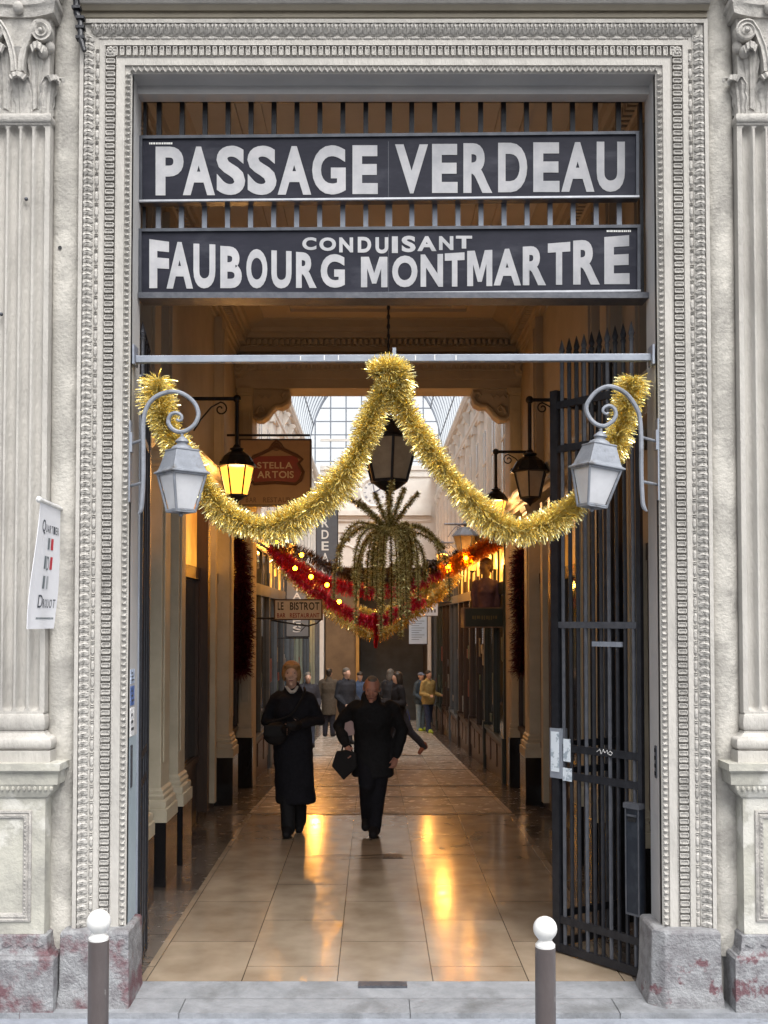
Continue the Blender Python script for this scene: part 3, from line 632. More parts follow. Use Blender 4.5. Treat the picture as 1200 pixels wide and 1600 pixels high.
# ------------------------------------------------------------------ iron gate
def gateleaf(name, label, P0, P1, zb, zt, nb, wide, extras):
    P0, P1 = Vector((*P0,0)), Vector((*P1,0)); d = P1-P0; L = d.length; d.normalize(); nrm = Vector((d.y,-d.x,0))  # nrm towards the viewer side
    if nrm.y > 0: nrm = -nrm
    r = thing(name, (P0.x,P0.y,zb), label, 'gate', 'folding gate leaves')
    def Q(s_, o_, z): p_ = P0+d*s_+nrm*o_; return Vector((p_.x,p_.y,z))
    def bx(s0,s1,o0,o1,z0,z1,name_,mt):
        m = MB(); m.rings([[Q(s0,o0,z0),Q(s1,o0,z0),Q(s1,o1,z0),Q(s0,o1,z0)],[Q(s0,o0,z1),Q(s1,o0,z1),Q(s1,o1,z1),Q(s0,o1,z1)]]); return m.build(name_, mt, r)
    bx(0,.03,-.015,.015,zb,zt,'stile',IRON); bx(L-.055,L,-.02,.02,zb,zt+.02,'stile',IRON)
    for z0,z1 in ((zt-.1,zt-.055),(zt-.38,zt-.335),(1.26,1.305),(1.09,1.135),(.19,.235),(zb,zb+.05)): bx(.03,L-.055,-.012,.016,z0,z1,'rail',IRON)
    for i in range(nb):
        s_ = .03+(L-.085)*(i+.5)/nb; m = MB(); m.tube([Q(s_,0,zb),Q(s_,0,zt+.22)], .0125, 7); m.tube([Q(s_,0,zt+.2),Q(s_,0,zt+.235),Q(s_,0,zt+.245),Q(s_,0,zt+.27),Q(s_,0,zt+.34)], [.008,.018,.012,.02,.001], 7); m.build('bar', IRON if i % 3 else IRONG, r)
    return r, Q, bx, L
zgt = 3.52
gA, QA, bxA, LA = gateleaf('iron_gate', 'black iron gate leaf with letterbox folded inward at the right jamb', (1.565,.24), (1.135,.76), .012, zgt, 10, .055, None)
zl0, zl1 = Z(1425,.3), Z(1260,.3)
lb = bxA(-.012,.085,.02,.06,zl0,zl1,'letterbox',mat('letterbox_enamel',(.008,.012,.02),(.03,.036,.046),.35,scale=9,lo=.5,hi=.75))
def sub(par, Q, s0,s1,o0,o1,z0,z1,nm,mt):
    m = MB(); m.rings([[Q(s0,o0,z0),Q(s1,o0,z0),Q(s1,o1,z0),Q(s0,o1,z0)],[Q(s0,o0,z1),Q(s1,o0,z1),Q(s1,o1,z1),Q(s0,o1,z1)]]); return m.build(nm, mt, par)
sub(lb,QA,-.018,.092,.015,.072,zl1,zl1+.03,'lid',IRONG); sub(lb,QA,.008,.066,.0605,.064,zl1-.075,zl1-.05,'slot',BLACKM); sub(lb,QA,.004,.07,.0605,.07,zl1-.045,zl1-.035,'hood',IRONG)
sub(lb,QA,-.012,-.004,.0605,.065,zl0,zl1,'rim',IRONG); sub(lb,QA,.077,.085,.0605,.065,zl0,zl1,'rim',IRONG); sub(lb,QA,-.004,.077,.0605,.065,zl0,zl0+.012,'rim',IRONG)
bxA(LA-.085,LA+.006,-.03,.03,1.09,1.40,'lock_case',STEELB)
STK = mat('white_blue_sticker',(.62,.68,.74),(.30,.36,.42),.5,scale=18,lo=.5,hi=.56)
bxA(LA-.07,LA-.005,.031,.033,1.13,1.38,'lock_sticker',STK); bxA(LA-.15,LA-.095,.017,.021,1.20,1.34,'lock_sticker',STK); bxA(LA-.16,LA-.09,.017,.022,1.08,1.16,'lock_sticker',STK)
m = MB()
pts = [(-.02,0),(0,.02),(.01,-.01),(.025,.022),(.035,0),(.05,.018),(.055,-.004),(.07,.016),(.085,.004),(.075,-.012),(.06,-.006)]
m.tube([QA(.30-a_*1.1,.018,1.283+b_*.9) for a_,b_ in pts], .0022, 5); m.build('scribble', WHITEP, gA)
bxA(.03,LA-.055,-.010,.014,2.03,2.07,'rail',IRONG); bxA(.14,.36,-.008,.012,1.92,1.95,'stay_bar',STEELB)
gB, QB, bxB, LB = gateleaf('iron_gate', 'black iron gate leaf folded behind the letterbox leaf, spear tips above', (1.165,.83), (1.66,1.12), .012, zgt+.04, 8, .05, None)
gC, QC, bxC, LC = gateleaf('iron_gate', 'dark iron gate leaf folded flat against the left jamb', (-1.372,.24), (-1.455,.80), .012, zgt, 8, .05, None)
bxC(-.03,.0,.0,.02,.06,zgt,'edge_plate',STEELB); bxC(.0,.05,.02,.07,1.22,1.27,'latch',WHITEP); bxC(-.01,.06,.02,.06,1.0,1.03,'latch',mat('dull_brass',(.25,.2,.12),(.18,.14,.09),.4,.6))
# ------------------------------------------------------------------ banner on its pole
plate = at(95,795,-.03); bn = thing('wall_banner', plate, 'white cloth banner on a pole reading QUARTIER DROUOT on the left wall', 'banner')
m = MB(); a = at(76,776,-.014); c = at(115,815,-.014); m.box(a.x,c.x,-.02,-.012,c.z,a.z); pm_ = m.build('wall_plate', mat('plate_metal',(.36,.345,.31),(.30,.29,.26),.5,.2,scale=4), bn)
m = MB()
for u_, v_ in ((.12,.12),(.88,.12),(.88,.88),(.12,.88)): m.ell((a.x+(c.x-a.x)*u_,-.021,a.z+(c.z-a.z)*v_),.006,.004,.006,6,4)
m.build('screw', IRONG, pm_)
E0 = at(97,796,-.03); E1 = at(62,781,-.46)
m = MB(); m.tube([(E0.x,-.02,E0.z),(E1.x,E1.y,E1.z)], .011, 8); m.ell((E1.x,E1.y-.01,E1.z),.016,.02,.018,8,6); m.tube([(E0.x,-.02,E0.z-.01),(E0.x,-.03,E0.z-.08)],.012,8); m.build('pole', WHITEP, bn, smooth=True)
G = []; BL = E1; nv, nu = 30, 12
bq = [at(44,983,-.44), at(86,982,-.06)]
def bpt(u_, v_):    # u 0 at the wall..1 at the pole tip, v 0 top..1 bottom
    tp = Vector((E0.x,-.06,E0.z+.014)).lerp(Vector((E1.x,E1.y+.02,E1.z+.014)), u_); bt = Vector((bq[1].x,bq[1].y,bq[1].z)).lerp(bq[0], u_)
    p_ = tp.lerp(bt, v_); p_.x += .012*math.sin(v_*4+u_*2)*v_+.006*math.sin(u_*9+v_*3)*v_; return p_
m = MB(); sheet = [[bpt(j/nu,i/nv) for j in range(nu+1)] for i in range(nv+1)]
fx = lambda p_, e: (p_.x+e, p_.y, p_.z)
n = 0
rows = [[fx(p_,.0015) for p_ in r_]+[fx(p_,-.0015) for p_ in r_[::-1]] for r_ in sheet]; m.rings(rows)
cl = m.build('cloth', mat('banner_cloth',(.78,.79,.83),(.73,.74,.79),.8,scale=8), bn, smooth=True)
INK = mat('banner_ink',(.05,.06,.08),None,.7); INKR = mat('banner_red',(.5,.03,.05),None,.7); INKG = mat('banner_grey',(.16,.19,.21),None,.7)
def bf(u_, v_): p_ = bpt(1-u_, v_); return (p_.x+.0035, p_.y-.001, p_.z)     # u 0 = left in the photo
tx = MB()
for text, v0, v1, u0, u1 in (('QUARTIER',.245,.155,.14,.93),('DROUOT',.835,.735,.28,.95)):
    xx = u0; ws = [1.5 if i == 0 else .8 for i in range(len(text))]; k = (u1-u0)/sum(ws)
    for i, ch in enumerate(text):
        glyph(tx, ch, THIN, bf, xx+.012, xx+ws[i]*k-.012, v0+(.02 if ch == 'Q' else 0), v1 if i == 0 else v1+.03); xx += ws[i]*k
tx.build('lettering', INK, cl)
def brect(mt, u0, u1, v0, v1, nm='stripe'):
    q = MB(); q.quadf(bf(u0,v0),bf(u1,v0),bf(u1,v1),bf(u0,v1)); q.build(nm, mt, cl)
brect(INKG,.46,.55,.285,.375); brect(INKR,.60,.70,.285,.375); brect(INKG,.36,.44,.43,.53); brect(INKR,.62,.71,.43,.53); brect(INKG,.38,.47,.585,.685); brect(mat('banner_pale',(.4,.42,.45),None,.7),.54,.62,.585,.685)
q = MB(); glyph(q,'D',THIN,bf,.47,.58,.54,.43); q.build('lettering', INKG, cl)
q = MB(); xx = .28
while xx < .95: q.quadf(bf(xx,.925),bf(xx+.03,.925),bf(xx+.03,.91),bf(xx,.91)); xx += .042
q.build('small_print', INKG, cl)
# ------------------------------------------------------------------ bollards
Yb = -1.55; zk = zst-.03
def bollard():
    p_ = at(154,1500,Yb); r = thing('bollard', (p_.x,Yb,zk), 'grey brown bollard with a white ball top standing before the left plinth', 'bollard', 'bollards on the pavement edge')
    top = Z(1421,Yb); rb = .0485; m = MB(); m.lathe((p_.x,Yb,0), [(.06,zk),(.06,zk+.02),(.042,zk+.03),(.0412,top-.125),(.036,top-.122)], 24); m.build('post', BOLL, r, smooth=True)
    m = MB(); pr = [(.040,top-.1215),(.040,top-.112),(.030,top-.100),(.026,top-.093)]
    for k in range(1,13): a = -math.pi/2+math.pi*k/12; q_ = max(.001, rb*math.cos(a)); zz_ = top-rb+rb*math.sin(a); pr += [(q_,zz_)] if (zz_ > top-.09) else []
    m.lathe((p_.x,Yb,0), pr, 24); m.build('ball_top', WHITEP, r, smooth=True); return r
b0_ = bollard(); pr_ = at(852,1500,Yb-.02)
dup(b0_, (pr_.x, Yb-.02, zk-.022), 'grey brown bollard with a white ball top standing before the open iron gate')
# ------------------------------------------------------------------ passage floor
def floormat(name, c1, c2, joint, bw, rh, offx, rough0, rough1, bumpn=.04):
    m = mat(name, c1, rough=.2, spec=.75); t = m.node_tree; b = t.nodes['Principled BSDF']
    tc = t.nodes['Texture Coordinate']; sp = t.nodes.new('ShaderNodeSeparateXYZ'); cb_ = t.nodes.new('ShaderNodeCombineXYZ'); ad = t.nodes.new('ShaderNodeMath'); ad.inputs[1].default_value = offx
    t.links.new(tc.outputs['Object'], sp.inputs[0]); t.links.new(sp.outputs['X'], ad.inputs[0]); t.links.new(sp.outputs['Y'], cb_.inputs[0]); t.links.new(ad.outputs[0], cb_.inputs[1])
    br = t.nodes.new('ShaderNodeTexBrick'); br.offset = .5; br.inputs['Color1'].default_value = (*c1,1); br.inputs['Color2'].default_value = (*c2,1); br.inputs['Mortar'].default_value = (*joint,1)
    br.inputs['Scale'].default_value = 1; br.inputs['Mortar Size'].default_value = .0035; br.inputs['Brick Width'].default_value = bw; br.inputs['Row Height'].default_value = rh; br.inputs['Mortar Smooth'].default_value = .3
    t.links.new(cb_.outputs[0], br.inputs['Vector'])
    n = t.nodes.new('ShaderNodeTexNoise'); n.inputs['Scale'].default_value = 3.5; n.inputs['Detail'].default_value = 8; t.links.new(tc.outputs['Object'], n.inputs['Vector'])
    mx = t.nodes.new('ShaderNodeMix'); mx.data_type = 'RGBA'; mx.blend_type = 'MULTIPLY'; mx.inputs['Factor'].default_value = .75
    rp = t.nodes.new('ShaderNodeValToRGB'); rp.color_ramp.elements[0].position = .3; rp.color_ramp.elements[0].color = (.55,.5,.45,1); rp.color_ramp.elements[1].position = .65; rp.color_ramp.elements[1].color = (1,1,1,1)
    t.links.new(n.outputs[0], rp.inputs[0]); t.links.new(br.outputs['Color'], mx.inputs['A']); t.links.new(rp.outputs[0], mx.inputs['B']); t.links.new(mx.outputs['Result'], b.inputs['Base Color'])
    mr = t.nodes.new('ShaderNodeMapRange'); mr.inputs['To Min'].default_value = rough0; mr.inputs['To Max'].default_value = rough1; mr.inputs['From Min'].default_value = .3; mr.inputs['From Max'].default_value = .7
    n2 = t.nodes.new('ShaderNodeTexNoise'); n2.inputs['Scale'].default_value = 9; n2.inputs['Detail'].default_value = 6; t.links.new(tc.outputs['Object'], n2.inputs['Vector'])
    t.links.new(n2.outputs[0], mr.inputs['Value']); t.links.new(mr.outputs[0], b.inputs['Roughness'])
    bp = t.nodes.new('ShaderNodeBump'); bp.inputs['Strength'].default_value = .35; bp.inputs['Distance'].default_value = .004; iv = t.nodes.new('ShaderNodeMath'); iv.operation = 'SUBTRACT'; iv.inputs[0].default_value = 1
    t.links.new(br.outputs['Fac'], iv.inputs[1]); ad2 = t.nodes.new('ShaderNodeMath'); ad2.operation = 'MULTIPLY_ADD'; ad2.inputs[1].default_value = bumpn; t.links.new(n2.outputs[0], ad2.inputs[0]); t.links.new(iv.outputs[0], ad2.inputs[2])
    t.links.new(ad2.outputs[0], bp.inputs['Height']); t.links.new(bp.outputs[0], b.inputs['Normal']); return m
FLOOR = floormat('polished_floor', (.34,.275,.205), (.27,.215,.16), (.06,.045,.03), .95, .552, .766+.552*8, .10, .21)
BORD = floormat('floor_border', (.055,.045,.04), (.17,.15,.135), (.03,.025,.02), .55, .62, .0, .14, .3)
WL, WR, FL, FR = -1.87, 1.97, -1.68, 1.79       # recessed walls and pier fronts
YP, YE = 8.0, 26.25
ys = [.22, 5.25, YE+8]
FLOOR2 = floormat('daylit_arcade_paving', (.66,.59,.51), (.56,.50,.43), (.12,.10,.08), .8, .552, .766+.552*8, .16, .30)  # paler than the porch floor: daylight under the glass roof put into its colour
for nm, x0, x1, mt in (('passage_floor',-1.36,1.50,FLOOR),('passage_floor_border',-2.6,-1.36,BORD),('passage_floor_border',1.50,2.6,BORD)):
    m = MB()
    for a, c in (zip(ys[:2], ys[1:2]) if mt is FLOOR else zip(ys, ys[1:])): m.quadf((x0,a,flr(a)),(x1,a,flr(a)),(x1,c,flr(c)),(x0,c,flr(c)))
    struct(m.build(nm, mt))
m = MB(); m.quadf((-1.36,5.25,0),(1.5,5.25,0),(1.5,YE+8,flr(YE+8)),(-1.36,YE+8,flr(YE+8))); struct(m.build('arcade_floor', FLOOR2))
GRB = mat('grey_shade_band',(.20,.185,.165),(.15,.14,.125),.25,scale=6)  # thin lines of shade across the paving, laid as dark strips
for Yt, hw, mt in ((5.36,.07,GRB),(6.9,.04,GRB),(8.2,.10,GRB),(10.6,.03,GRB),(13.5,.03,GRB)):
    m = MB(); m.quadf((-1.6,Yt-hw,flr(Yt-hw)+.004),(1.7,Yt-hw,flr(Yt-hw)+.004),(1.7,Yt+hw,flr(Yt+hw)+.004),(-1.6,Yt+hw,flr(Yt+hw)+.004)); struct(m.build('floor_shade_band', mt))
m = MB(); Yd = 3.34
def crack(pts, wd):
    for (a, ya), (c, yc_) in zip(pts, pts[1:]): m.quadf((a,ya-wd,.003),(c,yc_-wd,.003),(c,yc_+wd,.003),(a,ya+wd,.003))
crack([(X(488,Yd),3.36),(-.3,3.39),(-.1,3.36),(.1,3.40),(.35,3.37),(.6,3.42),(X(742,Yd),3.40)],.006); crack([(X(535,Yd),3.22),(0,3.27),(.2,3.25),(.5,3.29),(X(700,Yd),3.26)],.005)
struct(m.build('floor_crack', BLACKM))
m = MB(); gx = X(598,Yd); gw = X(629,Yd)-gx; m.box(gx,gx+gw,3.26,3.42,-.01,.005)
for k in range(5): m.box(gx+.008+k*gw/5.2, gx+.022+k*gw/5.2, 3.285, 3.395, .0055, .009)
tag(m.build('floor_drain', IRON), 'small dark drain grate in the polished floor in front of the man', 'drain')
# ------------------------------------------------------------------ porch
po = thing('entrance_porch', (0,.3,0), 'dim tan plastered entrance hall between the gate and the carved inner portal', 'hall')
ZC = 6.05
MB().box(WL-.5, WR+.5, .2, YP+.5, ZC, ZC+.3).build('ceiling', CEIL, po)
for xa, xb in ((WL-.4,WL),(WR,WR+.4)): MB().box(xa, xb, .2, YP+.45, -.5, ZC).build('side_wall', TANW, po)
MB().box(WL, WR, .2, .3, zT-.0, ZC).build('inner_front_wall', TANW, po)
def cornice(m, p0, p1, nrm, prof, dent=None):
    p0, p1, nrm = Vector(p0), Vector(p1), Vector(nrm)
    m.rings([[p0+nrm*o+Vector((0,0,z)), p1+nrm*o+Vector((0,0,z))] for o, z in prof], cap=False, closed=False)
    if dent:
        o0, o1, z0, z1, pitch = dent; d = (p1-p0); L = d.length; d.normalize(); n = int(L/pitch)
        for i in range(n):
            a = p0+d*(i*pitch+pitch*.2); c = a+d*pitch*.55
            m.rings([[a+nrm*o0+Vector((0,0,z0)),c+nrm*o0+Vector((0,0,z0)),c+nrm*o1+Vector((0,0,z0)),a+nrm*o1+Vector((0,0,z0))],[a+nrm*o0+Vector((0,0,z1)),c+nrm*o0+Vector((0,0,z1)),c+nrm*o1+Vector((0,0,z1)),a+nrm*o1+Vector((0,0,z1))]])
CP = [(.0,-.42),(.03,-.42),(.035,-.36),(.06,-.35),(.06,-.29),(.08,-.28),(.08,-.20),(.17,-.19),(.18,-.13),(.22,-.12),(.24,-.07),(.40,-.02),(.42,-.001)]
for p0, p1, nr in (((WL,YP,ZC),(WR,YP,ZC),(0,-1,0)),((WL,.3,ZC),(WL,YP,ZC),(1,0,0)),((WR,.3,ZC),(WR,YP,ZC),(-1,0,0)),((WL,.3,ZC),(WR,.3,ZC),(0,1,0))):
    m = MB(); cornice(m, p0, p1, nr, CP, (.08,.15,-.275,-.205,.075)); m.build('ceiling_cornice', TANW, po)
m = MB()
for r0, r1 in ((.75,.02),(.95,.012)):
    xa, xb, ya, yb_ = WL+r0, WR-r0, .3+r0, YP-r0
    for q in ((xa,xb,ya,ya+.05),(xa,xb,yb_-.05,yb_),(xa,xa+.05,ya+.05,yb_-.05),(xb-.05,xb,ya+.05,yb_-.05)): m.box(*q, ZC-r1-.02, ZC-.001)
m.build('ceiling_moulding', CEIL, po)
PZ = 3.42
def pier(side, y0, y1, wid=None):
    sg = 1 if side < 0 else -1; xw = WL if side < 0 else WR; xf = (FL if side < 0 else FR) if wid is None else xw+sg*wid
    m = MB(); m.box(xw, xf, y0, y1, .6, PZ-.12)
    if y1-y0 > .2: m.box(xf+sg*.012, xf, y0+.06, y1-.06, .95, PZ-.3)
    o = m.build('pier', CREAM, po, bevel=.006)
    def lay(L): return [[(xw,y0-e,z),(xf+sg*e,y0-e,z),(xf+sg*e,y1+e,z),(xw,y1+e,z)] for z, e in L]
    m = MB(); m.rings(lay([(.50,.06),(.60,.06),(.605,.045),(.64,.05),(.66,.045),(.67,.025),(.70,.03),(.715,.018),(.74,.018),(.76,.001)])); m.build('pier_base', CREAM, o, smooth=True)
    m = MB(); m.rings(lay([(-.6,.055),(.50,.055)])); m.build('pier_plinth', BLACKM, o)
    m = MB(); m.rings(lay([(PZ-.12,.004),(PZ-.10,.02),(PZ-.07,.02),(PZ-.06,.035),(PZ-.02,.05),(PZ,.06)])); m.build('pier_capital', CREAM, o)
    m = MB(); m.box(xw, xw+sg*.09, y0, y1, PZ+.3, ZC-.42); m.box(xw+sg*.09, xw+sg*.11, y0+.05, y1-.05, PZ+.4, ZC-.55); m.build('upper_pilaster', TANW, po)
for side in (-1, 1):
    for y0, y1 in ((1.45,1.8),(2.35,2.68),(3.05,3.36),(6.12,6.45)): pier(side, y0, y1)
    sg = -side; xw = WL if side < 0 else WR
    for y0, y1 in ((4.9,5.03),(5.4,5.52)):
        m = MB(); m.box(xw, xw+sg*.14, y0, y1, .1, PZ-.05); m.build('wood_post', CREAM if y0 > 5.1 else WOOD, po)
    m = MB(); cornice(m, (xw,.3,PZ), (xw,YP,PZ), (sg,0,0), [(.0,.0),(.21,.0),(.21,.05),(.23,.06),(.23,.1),(.28,.13),(.30,.17),(.30,.2),(.16,.28),(.0,.3)], (.2,.25,.055,.095,.06)); m.build('shop_cornice', CREAM, po)
    for y0, y1 in ((.35,1.45),(1.8,2.35),(3.36,4.9),(5.03,5.4),(5.52,6.12),(6.45,7.95)):
        MB().box(xw, xw+sg*.03, y0, y1, -.5, .62).build('wood_panel', WOOD, po)
        MB().box(xw, xw+sg*.02, y0, y1, .66, 2.5).build('shop_glass', GLASSD, po)
        m = MB(); m.box(xw, xw+sg*.06, y0, y1, .62, .68); m.box(xw, xw+sg*.06, y0, y1, 2.5, 2.62); m.box(xw, xw+sg*.06, y0, y1, PZ-.14, PZ)
        m.box(xw, xw+sg*.05, y0, y0+.06, .68, 2.5); m.box(xw, xw+sg*.05, y1-.06, y1, .68, 2.5); m.build('shop_frame', WOOD, po)
        MB().box(xw, xw+sg*.025, y0+.03, y1-.03, 2.62, PZ-.14).build('transom_window', AMBER if side < 0 else AMBERLO, po)
    for y0, y1 in ((2.68,3.05),): MB().box(xw, xw+sg*.02, y0, y1, -.4, PZ).build('wood_panel', WOOD, po)
# ------------------------------------------------------------------ inner portal
pt = thing('inner_portal', (0,YP,0), 'carved tan stone portal with scroll consoles opening onto the glazed arcade', 'portal')
zo = Z(608,YP); jl, jr = X(395,YP), X(796,YP)
for xa, xb in ((WL-.5,jl),(jr,WR+.5)): MB().box(xa, xb, YP, YP+.45, -.6, zo).build('jamb', TANW, pt)
MB().box(WL-.5, WR+.5, YP, YP+.45, zo, ZC+.2).build('beam', TANW, pt)
for xa, xb, sg in ((jl-.17,jl-.005,1),(jr+.005,jr+.15,-1)):
    m = MB(); m.box(xa, xb, YP-.06, YP, .5, zo-.1); m.box(xa+.035, xb-.035, YP-.075, YP-.06, 1.0, zo-.3); o = m.build('portal_pilaster', CREAM, pt, bevel=.005)
    m = MB(); m.box(xa-.03, xb+.02, YP-.10, YP, -.6, .52); m.build('pilaster_plinth', BLACKM, o)
    m = MB(); 
    for z0,z1,e in ((.52,.58,.03),(.58,.64,.022),(.66,.70,.015)): m.box(xa-e, xb+e*.5, YP-.06-e, YP, z0, z1)
    m.build('pilaster_base', CREAM, o); m = MB()
    for z0,z1,e in ((zo-.1,zo-.06,.02),(zo-.06,zo,.035)): m.box(xa-e, xb+e*.3, YP-.06-e, YP, z0, z1)
    m.build('pilaster_capital', CREAM, o)
m = MB()
m.rings([[(xx,YP-o_,z) for xx in (WL+.001,WR-.001)] for o_, z in ((0,zo),(.05,zo+.001),(.05,zo+.12),(.065,zo+.125),(.065,zo+.235),(.09,zo+.24),(.09,zo+.27),(.15,zo+.32),(.22,zo+.34),(.22,zo+.39),(.05,zo+.42),(0,zo+.43))], cap=False, closed=False)
for i in range(58): xx = WL+.06+i*.065; m.box(xx, xx+.036, YP-.125, YP-.09, zo+.245, zo+.30)
m.build('architrave', TANW, pt)
for sg, x0 in ((1,395),(-1,796)):
    PX = lambda a: x0+sg*(a-395)
    m = MB(); poly = [(395,609),(452,609),(453,622),(449,630),(440,635),(430,634),(424,640),(418,649),(408,656),(398,655),(395,650)]
    poly = [(PX(a),b_) for a,b_ in poly]
    m.prism(poly, lambda a,b_,d: at(a,b_,YP+.05)+Vector((0,d,0)), 0, .32); o = m.build('console', TANW, pt)
    m = MB(); sc = [(395,650),(402,655),(410,654),(418,648),(424,640),(431,634),(440,634),(448,629),(452,621),(449,614),(443,613),(440,618),(443,622)]
    m.tube([at(PX(a),b_,YP+.03) for a,b_ in sc], [.03]*9+[.028,.022,.018,.014], 8); m.tube([at(PX(a),b_,YP+.03) for a,b_ in [(400,646),(403,638),(409,634),(413,638),(411,643),(407,642)]], [.02,.022,.02,.018,.015,.01], 7)
    m.tube([at(PX(a),b_,YP+.04) for a,b_ in [(400,622),(405,616),(410,622),(415,616),(420,622),(425,616)]], .012, 6); m.build('scroll', TANW, o, smooth=True)
    cx, cz = PX(376), 579; m = MB(); c = at(cx,cz,YP); m.tube([(c.x,YP-.22,c.z),(c.x,YP,c.z)], .12, 20); o2 = m.build('corbel', TANW, pt)
    m = MB(); sp = spiral(c.x, c.z, .10, 1.8, sg, math.pi/2, 30, .01); m.tube([(a,YP-.225,b_) for a,b_ in sp], .016, 6); m.build('scroll', TANW, o2, smooth=True)
# ------------------------------------------------------------------ glazed arcade beyond the portal
UL, UR = -1.86, 1.94; ZS, ZK = 3.5, 6.62; YN = YP+.45
GLASSR = bpy.data.materials.new('roof_glass'); GLASSR.use_nodes = True; t = GLASSR.node_tree; b = t.nodes['Principled BSDF']
b.inputs['Base Color'].default_value = (.55,.58,.6,1); b.inputs['Roughness'].default_value = .3; tr = t.nodes.new('ShaderNodeBsdfTransparent'); tr.inputs[0].default_value = (.92,.94,.95,1); mxs = t.nodes.new('ShaderNodeMixShader'); mxs.inputs[0].default_value = .92
t.links.new(b.outputs[0], mxs.inputs[1]); t.links.new(tr.outputs[0], mxs.inputs[2]); t.links.new(mxs.outputs[0], t.nodes['Material Output'].inputs[0])
na = thing('arcade_hall', (0,YN,0), 'white upper storey of the glazed arcade with pilasters above the shopfronts', 'arcade')
for side in (-1, 1):
    sg = -side; xw = UL if side < 0 else UR
    m = MB(); m.box(xw, xw-sg*.4, YN, YE+.3, -2, ZK); m.build('upper_wall', NAVEW, na)
    m = MB(); cornice(m, (xw,YN,ZK), (xw,YE,ZK), (sg,0,0), [(0,-.34),(.03,-.34),(.04,-.28),(.04,-.2),(.12,-.17),(.13,-.12),(.15,-.1),(.15,-.02),(.12,0),(-.3,.0)], (.04,.10,-.2,-.165,.09)); m.build('roof_cornice', NAVEW, na, smooth=True)
    m = MB(); cornice(m, (xw,YN,5.85), (xw,YE,5.85), (sg,0,0), [(0,-.1),(.05,-.08),(.05,-.03),(.07,0),(.07,.05),(0,.09)]); m.build('string_course', NAVEW, na)
    n = 14; L = (YE-YN)/n
    for i in range(n):
        y0 = YN+i*L+.05
        m = MB(); m.box(xw, xw+sg*.06, y0, y0+.26, ZS, 5.75); m.box(xw+sg*.06, xw+sg*.075, y0+.05, y0+.21, ZS+.3, 5.5); m.box(xw, xw+sg*.085, y0-.03, y0+.29, 5.6, 5.75); m.box(xw, xw+sg*.085, y0-.03, y0+.29, ZS, ZS+.2); m.build('pilaster', NAVEW, na)
        if i < 12: 
            m = MB(); pr = [(0,6.30),(.13,6.30),(.14,6.22),(.10,6.12),(.05,6.05),(.04,5.98),(0,5.95)]
            m.prism(pr, lambda a,b_,d: (xw+sg*a, y0+.06+d, b_), 0, .14); m.tube([(xw+sg*.12,y0+.05,6.25),(xw+sg*.12,y0+.21,6.25)], .04, 8); m.build('bracket', NAVEW, na)
        wa, wb = y0+.40, y0+L-.16
        m = MB(); m.box(xw, xw+sg*.03, wa, wb, 3.9, 5.4); o = m.build('window', NAVEW, na)
        MB().box(xw+sg*.03, xw+sg*.034, wa+.06, wb-.06, 3.96, 5.34).build('pane', mat('window_grey',(.20,.21,.22),(.28,.28,.28),.2) if (side < 0 and i == 0) else bpy.data.materials['window_grey'], o)
        m = MB(); m.box(xw+sg*.034, xw+sg*.045, (wa+wb)/2-.02, (wa+wb)/2+.02, 3.96, 5.34); m.box(xw+sg*.034, xw+sg*.044, wa+.06, wb-.06, 4.75, 4.79); m.build('glazing_bar', NAVEW, o)
